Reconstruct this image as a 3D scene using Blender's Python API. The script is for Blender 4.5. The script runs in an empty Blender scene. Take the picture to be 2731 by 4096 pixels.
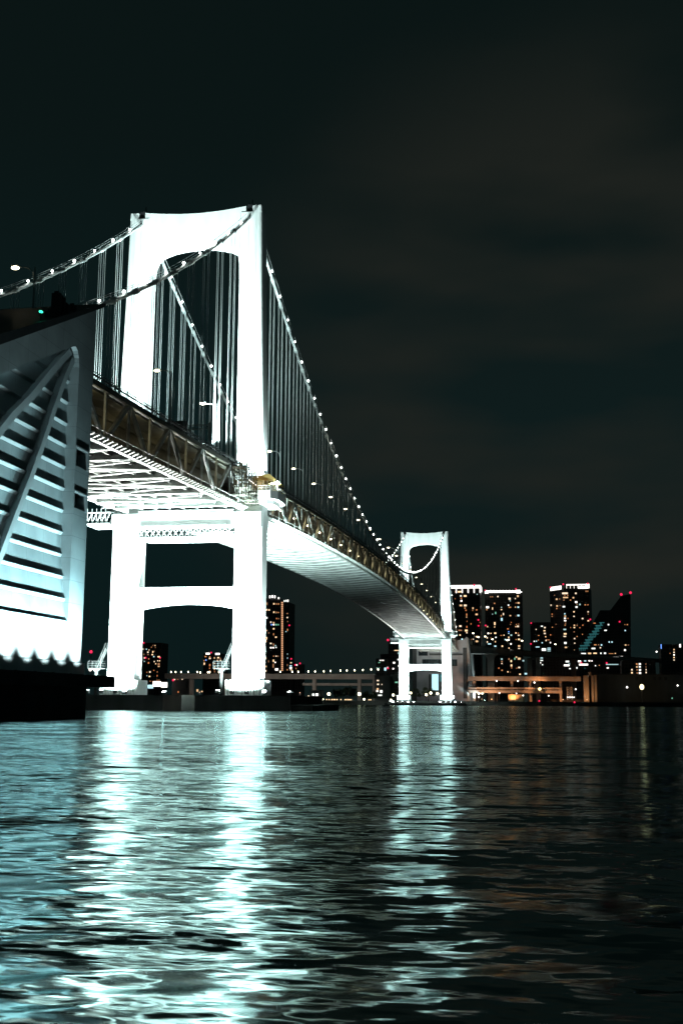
import bpy, math, random
import numpy as np
from mathutils import Matrix, Vector
random.seed(7)
S = bpy.context.scene
COL = S.collection

# ------------------------------------------------------------------ camera
CAM = np.array([85.116, -267.236, 2.118])
YAW, PITCH, ROLL, FPX = -0.173551, 0.162943, 0.006360, 4620.6
PW, PH = 2731, 4096
_f = np.array([math.sin(YAW)*math.cos(PITCH), math.cos(YAW)*math.cos(PITCH), math.sin(PITCH)])
_r = np.array([math.cos(YAW), -math.sin(YAW), 0.0])
_u = np.cross(_r, _f)
_r, _u = _r*math.cos(ROLL)+_u*math.sin(ROLL), -_r*math.sin(ROLL)+_u*math.cos(ROLL)


def at(px, py, Y):
    """the point on the vertical plane y = Y seen at photograph pixel (px, py)"""
    d = _f*FPX + _r*(px-PW/2) + _u*(PH/2-py)
    return CAM + d*((Y-CAM[1])/d[1])


cd = bpy.data.cameras.new('camera')
cam = bpy.data.objects.new('camera', cd)
COL.objects.link(cam)
cam.matrix_world = Matrix(((_r[0], _u[0], -_f[0], CAM[0]), (_r[1], _u[1], -_f[1], CAM[1]),
                           (_r[2], _u[2], -_f[2], CAM[2]), (0, 0, 0, 1)))
cd.sensor_fit = 'VERTICAL'
cd.sensor_height = 36.0
cd.lens = FPX*36.0/PH
cd.clip_start = 0.5
cd.clip_end = 20000
S.camera = cam

# ------------------------------------------------------------------ materials


def new_mat(name):
    m = bpy.data.materials.new(name)
    m.use_nodes = True
    nt = m.node_tree
    b = nt.nodes['Principled BSDF']
    return m, nt, b


def surf(name, col, rough=0.6, var=0.25, scale=0.5, metal=0.0, streak=False, joints=None):
    """painted / concrete surface: base colour broken up by two noises, optional vertical streaks and panel joints"""
    m, nt, b = new_mat(name)
    N, L = nt.nodes, nt.links
    tc = N.new('ShaderNodeTexCoord')
    mp = N.new('ShaderNodeMapping')
    mp.inputs['Scale'].default_value = (1, 1, 0.12 if streak else 1)
    L.new(tc.outputs['Object'], mp.inputs['Vector'])
    n1 = N.new('ShaderNodeTexNoise')
    n1.inputs['Scale'].default_value = scale
    n1.inputs['Detail'].default_value = 6
    L.new(mp.outputs['Vector'], n1.inputs['Vector'])
    ra = N.new('ShaderNodeMapRange')
    ra.inputs['From Min'].default_value = 0.3
    ra.inputs['From Max'].default_value = 0.7
    ra.inputs['To Min'].default_value = 1-var
    ra.inputs['To Max'].default_value = 1+var*0.4
    L.new(n1.outputs['Fac'], ra.inputs['Value'])
    mul = N.new('ShaderNodeVectorMath')
    mul.operation = 'SCALE'
    mul.inputs[0].default_value = col
    L.new(ra.outputs['Result'], mul.inputs['Scale'])
    out = mul.outputs['Vector']
    if joints:
        sx, sz, axis = joints
        sep = N.new('ShaderNodeSeparateXYZ')
        L.new(tc.outputs['Object'], sep.inputs['Vector'])
        cmb = N.new('ShaderNodeCombineXYZ')
        L.new(sep.outputs[axis], cmb.inputs['X'])
        L.new(sep.outputs['Z'], cmb.inputs['Y'])
        br = N.new('ShaderNodeTexBrick')
        br.offset = 0.0
        br.inputs['Scale'].default_value = 1.0
        br.inputs['Brick Width'].default_value = sx
        br.inputs['Row Height'].default_value = sz
        br.inputs['Mortar Size'].default_value = 0.03
        br.inputs['Color1'].default_value = (1, 1, 1, 1)
        br.inputs['Color2'].default_value = (0.93, 0.93, 0.93, 1)
        br.inputs['Mortar'].default_value = (0.62, 0.62, 0.62, 1)
        L.new(cmb.outputs['Vector'], br.inputs['Vector'])
        mm = N.new('ShaderNodeVectorMath')
        mm.operation = 'MULTIPLY'
        L.new(out, mm.inputs[0])
        L.new(br.outputs['Color'], mm.inputs[1])
        out = mm.outputs['Vector']
    L.new(out, b.inputs['Base Color'])
    b.inputs['Roughness'].default_value = rough
    b.inputs['Metallic'].default_value = metal
    return m


def glow(name, col, strength):
    m, nt, b = new_mat(name)
    b.inputs['Base Color'].default_value = (0.02, 0.02, 0.02, 1)
    b.inputs['Emission Color'].default_value = (*col, 1)
    b.inputs['Emission Strength'].default_value = strength
    m.cycles.emission_sampling = 'NONE'
    return m


def facade(name, col, fh=3.4, fw=3.6):
    """dark tower facade with faint slab edges and mullions, unlit glass between them"""
    m, nt, b = new_mat(name)
    N, L = nt.nodes, nt.links
    tc = N.new('ShaderNodeTexCoord')
    sep = N.new('ShaderNodeSeparateXYZ')
    L.new(tc.outputs['Object'], sep.inputs['Vector'])
    add = N.new('ShaderNodeMath')
    L.new(sep.outputs['X'], add.inputs[0])
    L.new(sep.outputs['Y'], add.inputs[1])
    cmb = N.new('ShaderNodeCombineXYZ')
    L.new(add.outputs[0], cmb.inputs['X'])
    L.new(sep.outputs['Z'], cmb.inputs['Y'])
    br = N.new('ShaderNodeTexBrick')
    br.offset = 0.0
    br.inputs['Scale'].default_value = 1.0
    br.inputs['Brick Width'].default_value = fw
    br.inputs['Row Height'].default_value = fh
    br.inputs['Mortar Size'].default_value = 0.35
    br.inputs['Mortar Smooth'].default_value = 0.2
    br.inputs['Color1'].default_value = (col[0]*0.25, col[1]*0.25, col[2]*0.25, 1)
    br.inputs['Color2'].default_value = (col[0]*0.45, col[1]*0.45, col[2]*0.45, 1)
    br.inputs['Mortar'].default_value = (*col, 1)
    L.new(cmb.outputs['Vector'], br.inputs['Vector'])
    L.new(br.outputs['Color'], b.inputs['Base Color'])
    b.inputs['Roughness'].default_value = 0.45
    return m


M = {}
M['white'] = surf('bridge_white_paint', (0.74, 0.76, 0.75), 0.45, 0.14, 0.25, streak=True)
M['steel'] = surf('girder_paint_lit', (0.42, 0.43, 0.41), 0.5, 0.3, 0.5)  # lighter tone that carries the light on the truss diagonals
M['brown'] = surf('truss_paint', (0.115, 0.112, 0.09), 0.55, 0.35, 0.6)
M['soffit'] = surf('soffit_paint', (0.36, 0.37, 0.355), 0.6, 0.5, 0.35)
M['road'] = surf('road_surface', (0.05, 0.05, 0.05), 0.85, 0.2, 0.6)
M['rope'] = surf('rope_paint', (0.42, 0.45, 0.45), 0.4, 0.1, 0.5)
M['cable'] = surf('cable_paint', (0.50, 0.53, 0.52), 0.45, 0.2, 0.8)
M['dark'] = surf('dark_steel', (0.03, 0.032, 0.035), 0.6, 0.3, 0.7)
M['conc'] = surf('anchorage_concrete', (0.33, 0.36, 0.37), 0.8, 0.22, 0.22, joints=(5.0, 2.95, 'Y'))
M['conc_plain'] = surf('rib_concrete', (0.36, 0.38, 0.39), 0.8, 0.2, 0.3)
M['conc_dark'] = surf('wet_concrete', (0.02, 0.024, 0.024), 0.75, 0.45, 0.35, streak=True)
M['conc_far'] = surf('far_concrete', (0.33, 0.33, 0.35), 0.85, 0.25, 0.15, joints=(8.0, 6.0, 'X'))
M['pier'] = surf('pier_concrete', (0.24, 0.23, 0.22), 0.8, 0.25, 0.15, streak=True)
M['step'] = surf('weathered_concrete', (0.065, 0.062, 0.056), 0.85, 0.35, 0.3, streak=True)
M['glass'] = surf('dark_glass', (0.012, 0.016, 0.02), 0.15, 0.2, 0.4)
M['yellow'] = surf('yellow_sheeting', (0.34, 0.235, 0.075), 0.6, 0.25, 0.8)
M['beige'] = surf('beige_cladding', (0.5, 0.42, 0.27), 0.6, 0.3, 1.2)
M['land'] = surf('quay_land', (0.055, 0.055, 0.05), 0.9, 0.4, 0.03)
M['galv'] = surf('galvanised_steel', (0.012, 0.013, 0.013), 0.5, 0.25, 1.0)
M['shed'] = surf('warehouse_cladding', (0.065, 0.07, 0.07), 0.7, 0.3, 0.1, streak=True)
M['leaf'] = surf('leaf_green', (0.035, 0.055, 0.02), 0.8, 0.5, 1.5)
M['bark'] = surf('bark', (0.06, 0.045, 0.03), 0.9, 0.4, 2.0)
M['fac_a'] = facade('facade_grey', (0.060, 0.062, 0.066))
M['fac_b'] = facade('facade_brown', (0.066, 0.058, 0.050))
M['fac_c'] = facade('facade_blue_glass', (0.040, 0.050, 0.056), 3.9, 2.4)
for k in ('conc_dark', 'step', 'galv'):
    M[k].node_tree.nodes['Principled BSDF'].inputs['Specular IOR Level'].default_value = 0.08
GL = {
    'w': glow('window_warm', (1.0, 0.66, 0.36), 1.5), 'o': glow('window_amber', (1.0, 0.42, 0.16), 0.7),
    'p': glow('window_white', (1.0, 0.93, 0.85), 2.2), 'c': glow('window_cool', (0.55, 0.9, 1.0), 1.2),
    'r': glow('beacon_red', (1.0, 0.02, 0.10), 1.3), 'b': glow('window_blue', (0.15, 0.35, 1.0), 1.6),
    'g': glow('window_green', (0.25, 0.75, 0.5), 0.8), 't': glow('window_teal', (0.06, 0.30, 0.32), 0.42),
    'h': glow('window_hot', (1.0, 0.95, 0.9), 3.0),
}
VAR = {'w': [GL['w'], glow('window_warm_dim', (1.0, 0.62, 0.32), 1.0), glow('window_warm_pale', (1.0, 0.78, 0.55), 1.2)],
       'o': [GL['o'], glow('window_amber_dim', (1.0, 0.46, 0.22), 0.4), glow('window_amber_red', (1.0, 0.34, 0.12), 0.7)],
       'c': [GL['c'], glow('window_cool_dim', (0.55, 0.85, 0.85), 0.8)], 'p': [GL['p'], glow('window_white_soft', (0.95, 1.0, 0.95), 1.4)]}
M['lamp'] = glow('cable_lamp_glass', (0.92, 1.0, 0.95), 22.0)
M['road_lamp'] = glow('road_lamp_glass', (1.0, 0.90, 0.60), 8.0)
M['warm_lamp'] = glow('deck_lamp_glass', (1.0, 0.85, 0.55), 18.0)
M['flood'] = glow('floodlight_glass', (0.85, 0.98, 1.0), 40.0)
M['sodium'] = glow('sodium_glass', (1.0, 0.55, 0.2), 3.5)

# ------------------------------------------------------------------ mesh helpers
ORG = {}


class MB:
    """collects boxes, bars, tubes and prisms in world coordinates; build() links them as ONE mesh object"""

    def __init__(self):
        self.v, self.f = [], []

    def add(self, vs, fs):
        n = len(self.v)
        self.v += [tuple(map(float, a)) for a in vs]
        self.f += [tuple(i+n for i in a) for a in fs]
        return self

    def box(self, x0, x1, y0, y1, z0, z1):
        return self.add([(x0, y0, z0), (x1, y0, z0), (x1, y1, z0), (x0, y1, z0), (x0, y0, z1), (x1, y0, z1), (x1, y1, z1), (x0, y1, z1)],
                        [(3, 2, 1, 0), (4, 5, 6, 7), (0, 1, 5, 4), (1, 2, 6, 5), (2, 3, 7, 6), (3, 0, 4, 7)])

    def bar(self, a, b, w, h=None, up=(0, 0, 1)):
        h = h or w
        a, b = Vector(a), Vector(b)
        d = (b-a).normalized()
        s = d.cross(Vector(up))
        if s.length < 1e-4:
            s = d.cross(Vector((0, 1, 0)))
        s.normalize()
        t = s.cross(d)
        s, t = s*w/2, t*h/2
        c = [a-s-t, a+s-t, a+s+t, a-s+t, b-s-t, b+s-t, b+s+t, b-s+t]
        return self.add(c, [(3, 2, 1, 0), (4, 5, 6, 7), (0, 1, 5, 4), (1, 2, 6, 5), (2, 3, 7, 6), (3, 0, 4, 7)])

    def tube(self, pts, r, n=8):
        pts = [Vector(p) for p in pts]
        rr = r if isinstance(r, (list, tuple)) else [r]*len(pts)
        vs = []
        for i, p in enumerate(pts):
            d = (pts[min(i+1, len(pts)-1)]-pts[max(i-1, 0)]).normalized()
            s = d.cross(Vector((0, 0, 1)))
            if s.length < 1e-3:
                s = d.cross(Vector((0, 1, 0)))
            s.normalize()
            t = s.cross(d)
            for k in range(n):
                a = 2*math.pi*k/n
                vs.append(p+(s*math.cos(a)+t*math.sin(a))*rr[i])
        fs = []
        for i in range(len(pts)-1):
            for k in range(n):
                fs.append((i*n+k, i*n+(k+1) % n, (i+1)*n+(k+1) % n, (i+1)*n+k))
        fs.append(tuple(range(n))[::-1])
        fs.append(tuple((len(pts)-1)*n+k for k in range(n)))
        return self.add(vs, fs)

    def loft(self, rings):
        n = len(rings[0])
        vs = [p for r in rings for p in r]
        fs = []
        for i in range(len(rings)-1):
            for k in range(n):
                fs.append((i*n+k, i*n+(k+1) % n, (i+1)*n+(k+1) % n, (i+1)*n+k))
        fs.append(tuple(range(n))[::-1])
        fs.append(tuple((len(rings)-1)*n+k for k in range(n)))
        return self.add(vs, fs)

    def prism(self, poly, axis, a, b):
        """poly in the two other axes (x,z for axis 'y'; y,z for 'x'; x,y for 'z'), extruded from a to b"""
        def P(q, t):
            return (q[0], t, q[1]) if axis == 'y' else (t, q[0], q[1]) if axis == 'x' else (q[0], q[1], t)
        n = len(poly)
        vs = [P(q, a) for q in poly]+[P(q, b) for q in poly]
        fs = [tuple(range(n)), tuple(range(2*n-1, n-1, -1))]
        fs += [(k, k+n, (k+1) % n+n, (k+1) % n) for k in range(n)]
        return self.add(vs, fs)

    def ball(self, c, r, sx=1, sy=1, sz=1, n=8, m=5):
        vs, fs = [(c[0], c[1], c[2]-r*sz)], []
        for i in range(1, m):
            th = math.pi*i/m-math.pi/2
            for k in range(n):
                a = 2*math.pi*k/n
                vs.append((c[0]+r*sx*math.cos(th)*math.cos(a), c[1]+r*sy*math.cos(th)*math.sin(a), c[2]+r*sz*math.sin(th)))
        vs.append((c[0], c[1], c[2]+r*sz))
        for k in range(n):
            fs.append((0, 1+(k+1) % n, 1+k))
            for i in range(m-2):
                fs.append((1+i*n+k, 1+i*n+(k+1) % n, 1+(i+1)*n+(k+1) % n, 1+(i+1)*n+k))
            fs.append((len(vs)-1, 1+(m-2)*n+k, 1+(m-2)*n+(k+1) % n))
        return self.add(vs, fs)

    def build(self, name, mat, parent=None, smooth=False, recalc=True):
        o0 = ORG.get(parent.name, Vector((0, 0, 0))) if parent else Vector((0, 0, 0))
        me = bpy.data.meshes.new(name)
        me.from_pydata([(a[0]-o0[0], a[1]-o0[1], a[2]-o0[2]) for a in self.v], [], self.f)
        if recalc:
            import bmesh
            bm = bmesh.new()
            bm.from_mesh(me)
            bmesh.ops.recalc_face_normals(bm, faces=bm.faces)
            bm.to_mesh(me)
            bm.free()
        if smooth:
            me.polygons.foreach_set('use_smooth', [True]*len(me.polygons))
        me.materials.append(mat)
        o = bpy.data.objects.new(name, me)
        COL.objects.link(o)
        if parent:
            o.parent = parent
            ORG[o.name] = o0
        return o


def tag(o, label=None, cat=None, group=None, kind=None):
    for k, v in (('label', label), ('category', cat), ('group', group), ('kind', kind)):
        if v:
            o[k] = v
    return o


def empty(name, loc, label=None, cat=None, group=None):
    o = bpy.data.objects.new(name, None)
    COL.objects.link(o)
    o.location = loc
    o.empty_display_size = 0.5
    ORG[o.name] = Vector(loc)
    return tag(o, label, cat, group)


def copy_tree(o, parent=None, kids=None):
    c = o.copy()
    COL.objects.link(c)
    if parent:
        c.parent = parent
    for ch in (kids or KIDS)(o):
        copy_tree(ch, c)
    return c


def KIDS(o):
    return [c for c in o.children]


def lamp(name, kind, loc, power, col, target=None, size=60, blend=0.35, rad=0.3, parent=None):
    ld = bpy.data.lights.new(name, kind)
    ld.energy = power
    ld.color = col
    ld.shadow_soft_size = rad
    if kind == 'SPOT':
        ld.spot_size = math.radians(size)
        ld.spot_blend = blend
    o = bpy.data.objects.new(name, ld)
    COL.objects.link(o)
    o0 = ORG.get(parent.name, Vector((0, 0, 0))) if parent else Vector((0, 0, 0))
    o.location = Vector(loc)-o0
    if target is not None:
        o.rotation_euler = (Vector(target)-Vector(loc)).to_track_quat('-Z', 'Y').to_euler()
    if parent:
        o.parent = parent
    return o


# ------------------------------------------------------------------ world: dark night sky with the glow of the city on low cloud
W = bpy.data.worlds.new('World')
S.world = W
W.use_nodes = True
nt = W.node_tree
N, L = nt.nodes, nt.links
for n in list(N):
    N.remove(n)
out = N.new('ShaderNodeOutputWorld')
bg1 = N.new('ShaderNodeBackground')
bg2 = N.new('ShaderNodeBackground')
ad = N.new('ShaderNodeAddShader')
sky = N.new('ShaderNodeTexSky')
sky.sky_type = 'NISHITA'
sky.sun_disc = False
sky.sun_elevation = math.radians(-6)
sky.sun_rotation = math.radians(200)
L.new(sky.outputs['Color'], bg1.inputs['Color'])
bg1.inputs['Strength'].default_value = 0.02
tc = N.new('ShaderNodeTexCoord')
sp = N.new('ShaderNodeSeparateXYZ')
L.new(tc.outputs['Generated'], sp.inputs['Vector'])
ramp = N.new('ShaderNodeValToRGB')
cr = ramp.color_ramp
cr.elements[0].position = 0.0
cr.elements[0].color = (0.0034, 0.0098, 0.0102, 1)
cr.elements[1].position = 1.0
cr.elements[1].color = (0.0024, 0.0056, 0.0053, 1)
e = cr.elements.new(0.22)
e.color = (0.0034, 0.0112, 0.0118, 1)
e = cr.elements.new(0.45)
e.color = (0.0034, 0.0078, 0.0076, 1)
L.new(sp.outputs['Z'], ramp.inputs['Fac'])
mp = N.new('ShaderNodeMapping')
mp.inputs['Scale'].default_value = (1.2, 1.2, 4.0)
L.new(tc.outputs['Generated'], mp.inputs['Vector'])
cl = N.new('ShaderNodeTexNoise')
cl.inputs['Scale'].default_value = 3.2
cl.inputs['Detail'].default_value = 3
cl.inputs['Roughness'].default_value = 0.45
L.new(mp.outputs['Vector'], cl.inputs['Vector'])
# glow of the city on cloud above the skyline to the right
gd = np.array(at(2350, 1700, 3000))-CAM
gd /= np.linalg.norm(gd)
dt = N.new('ShaderNodeVectorMath')
dt.operation = 'DOT_PRODUCT'
dt.inputs[1].default_value = tuple(gd)
L.new(tc.outputs['Generated'], dt.inputs[0])
mr = N.new('ShaderNodeMapRange')
mr.interpolation_type = 'SMOOTHERSTEP'
mr.inputs['From Min'].default_value = 0.925
mr.inputs['From Max'].default_value = 1.0
L.new(dt.outputs['Value'], mr.inputs['Value'])
cm = N.new('ShaderNodeMapRange')
cm.inputs['From Min'].default_value = 0.36
cm.inputs['From Max'].default_value = 0.64
cm.inputs['To Min'].default_value = 0.12
L.new(cl.outputs['Fac'], cm.inputs['Value'])
m1 = N.new('ShaderNodeMath')
m1.operation = 'MULTIPLY'
L.new(mr.outputs['Result'], m1.inputs[0])
L.new(cm.outputs['Result'], m1.inputs[1])
mx = N.new('ShaderNodeMix')
mx.data_type = 'RGBA'
mx.inputs['B'].default_value = (0.0145, 0.0166, 0.0138, 1)
L.new(m1.outputs[0], mx.inputs['Factor'])
L.new(ramp.outputs['Color'], mx.inputs['A'])
L.new(mx.outputs['Result'], bg2.inputs['Color'])
bg2.inputs['Strength'].default_value = 1.0
L.new(bg1.outputs[0], ad.inputs[0])
L.new(bg2.outputs[0], ad.inputs[1])
L.new(ad.outputs[0], out.inputs['Surface'])

# ------------------------------------------------------------------ water: real waves near the camera, statistical slopes beyond


def make_water():
    rng = np.random.default_rng(11)
    rs = [3.0]
    while rs[-1] < 420:
        rs.append(rs[-1]+max(0.06, rs[-1]*0.005))
    far = [600, 900, 1500, 2600, 5000, 9000]
    r = np.array(rs+far)
    a = np.linspace(-math.pi*0.36, math.pi*0.36, 560)+YAW+0.02
    A, Rr = np.meshgrid(a, r)
    X = CAM[0]+np.sin(A)*Rr
    Y = CAM[1]+np.cos(A)*Rr
    Z = np.zeros_like(X)
    DX = np.zeros_like(X)
    DY = np.zeros_like(X)
    for lam, n, steep in ((7.0, 4, 0.003), (3.6, 6, 0.003), (2.0, 9, 0.004), (1.15, 14, 0.005), (0.72, 20, 0.007), (0.46, 26, 0.009)):
        for _ in range(n):
            l = lam*rng.uniform(0.75, 1.35)
            th = rng.normal(0, 0.40)+YAW-0.34
            k = 2*math.pi/l
            kx, ky = k*math.sin(th), k*math.cos(th)
            ph = rng.uniform(0, 2*math.pi)
            fade = np.clip((l*44-Rr)/(l*22), 0, 1)
            amp = steep/k*fade
            phs = kx*X+ky*Y+ph
            Z += amp*np.sin(phs)
            DX -= amp*0.6*math.sin(th)*np.cos(phs)
            DY -= amp*0.6*math.cos(th)*np.cos(phs)
    X, Y = X+DX, Y+DY
    nr, na = X.shape
    co = np.stack([X, Y, Z], -1).reshape(-1, 3)
    i = np.arange(nr-1)[:, None]*na+np.arange(na-1)[None, :]
    q = np.stack([i, i+na, i+na+1, i+1], -1).reshape(-1, 4)
    me = bpy.data.meshes.new('water')
    me.vertices.add(len(co))
    me.vertices.foreach_set('co', co.astype(np.float32).ravel())
    me.loops.add(q.size)
    me.loops.foreach_set('vertex_index', q.astype(np.int32).ravel())
    me.polygons.add(len(q))
    me.polygons.foreach_set('loop_start', np.arange(0, q.size, 4, dtype=np.int32))
    me.polygons.foreach_set('loop_total', np.full(len(q), 4, dtype=np.int32))
    me.polygons.foreach_set('use_smooth', np.ones(len(q), dtype=bool))
    me.update(calc_edges=True)
    m, nt, b = new_mat('sea_water')
    N, L = nt.nodes, nt.links
    N.remove(b)
    dif = N.new('ShaderNodeBsdfDiffuse')
    dif.inputs['Color'].default_value = (0.002, 0.006, 0.006, 1)
    gls = N.new('ShaderNodeBsdfGlossy')
    gls.inputs['Color'].default_value = (0.32, 0.42, 0.415, 1)
    gls.inputs['Roughness'].default_value = 0.12
    fre = N.new('ShaderNodeFresnel')
    fre.inputs['IOR'].default_value = 1.27
    mxs = N.new('ShaderNodeMixShader')
    L.new(fre.outputs[0], mxs.inputs['Fac'])
    L.new(dif.outputs[0], mxs.inputs[1])
    L.new(gls.outputs[0], mxs.inputs[2])
    L.new(mxs.outputs[0], N['Material Output'].inputs['Surface'])
    geo = N.new('ShaderNodeNewGeometry')
    acc = None
    # octaves of ripples, their slopes taken straight from a noise vector so that they do not flatten with distance
    for sc, amp, det, asp, rot in ((6.5, 0.66, 1.5, 2.8, 0.34), (2.5, 0.70, 1.5, 2.6, 0.30), (0.85, 0.46, 1.5, 2.2, 0.24), (0.26, 0.42, 1.5, 1.5, 0.2), (0.06, 0.36, 1, 1.0, 0.15)):
        mp = N.new('ShaderNodeMapping')
        mp.inputs['Rotation'].default_value = (0, 0, -YAW+rot)
        mp.inputs['Scale'].default_value = (sc/asp, sc, sc)
        L.new(geo.outputs['Position'], mp.inputs['Vector'])
        n = N.new('ShaderNodeTexNoise')
        n.inputs['Scale'].default_value = 1.0
        n.inputs['Detail'].default_value = det
        n.inputs['Roughness'].default_value = 0.55
        L.new(mp.outputs['Vector'], n.inputs['Vector'])
        su = N.new('ShaderNodeVectorMath')
        su.operation = 'SUBTRACT'
        su.inputs[1].default_value = (0.5, 0.5, 0.5)
        L.new(n.outputs['Color'], su.inputs[0])
        ml = N.new('ShaderNodeVectorMath')
        ml.operation = 'MULTIPLY'
        ml.inputs[1].default_value = (amp*0.5, amp, 0)
        L.new(su.outputs[0], ml.inputs[0])
        if acc is None:
            acc = ml
        else:
            ad = N.new('ShaderNodeVectorMath')
            L.new(acc.outputs[0], ad.inputs[0])
            L.new(ml.outputs[0], ad.inputs[1])
            acc = ad
    ad = N.new('ShaderNodeVectorMath')
    L.new(acc.outputs[0], ad.inputs[0])
    L.new(geo.outputs['Normal'], ad.inputs[1])
    nm = N.new('ShaderNodeVectorMath')
    nm.operation = 'NORMALIZE'
    L.new(ad.outputs[0], nm.inputs[0])
    for nd in (dif, gls, fre):
        L.new(nm.outputs[0], nd.inputs['Normal'])
    me.materials.append(m)
    o = bpy.data.objects.new('water', me)
    COL.objects.link(o)
    tag(o, 'dark rippled harbour water mirroring the white bridge in broken streaks', kind='structure')
    return o


make_water()

# ------------------------------------------------------------------ the suspension bridge
MID, HALF = 288.0, 285.0


def zb(y):      # bottom chord of the truss
    if y < 3:
        return 48.0+0.043*(y-3)
    if y > 573:
        return 48.0-0.043*(y-573)
    return 55.6-7.6*((y-MID)/HALF)**2


def zt(y):
    return zb(y)+9.0


def zc(y):      # main cable
    if y < 3:
        t = 3-y
        return 124.6-0.70*t+0.00105*t*t
    if y > 573:
        t = y-573
        return 124.6-0.70*t+0.00105*t*t
    return 68.0+56.6*((y-MID)/HALF)**2


bridge = empty('suspension_bridge', (0, 0, 0), 'floodlit white suspension bridge on two portal towers crossing the dark harbour', 'bridge')

# --- tower, built round y = 0..6


def ring(xi, xo, y0, y1, z, c=0.7):
    s = 1 if xo > xi else -1
    p = [(xi+s*c*0.5, y0, z), (xo-s*c, y0, z), (xo-s*c*0.3, y0+c*0.3, z), (xo, y0+c, z), (xo, y1-c, z), (xo-s*c*0.3, y1-c*0.3, z),
         (xo-s*c, y1, z), (xi+s*c*0.5, y1, z), (xi, y1-c*0.5, z), (xi, y0+c*0.5, z)]
    return p if s > 0 else p[::-1]


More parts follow.
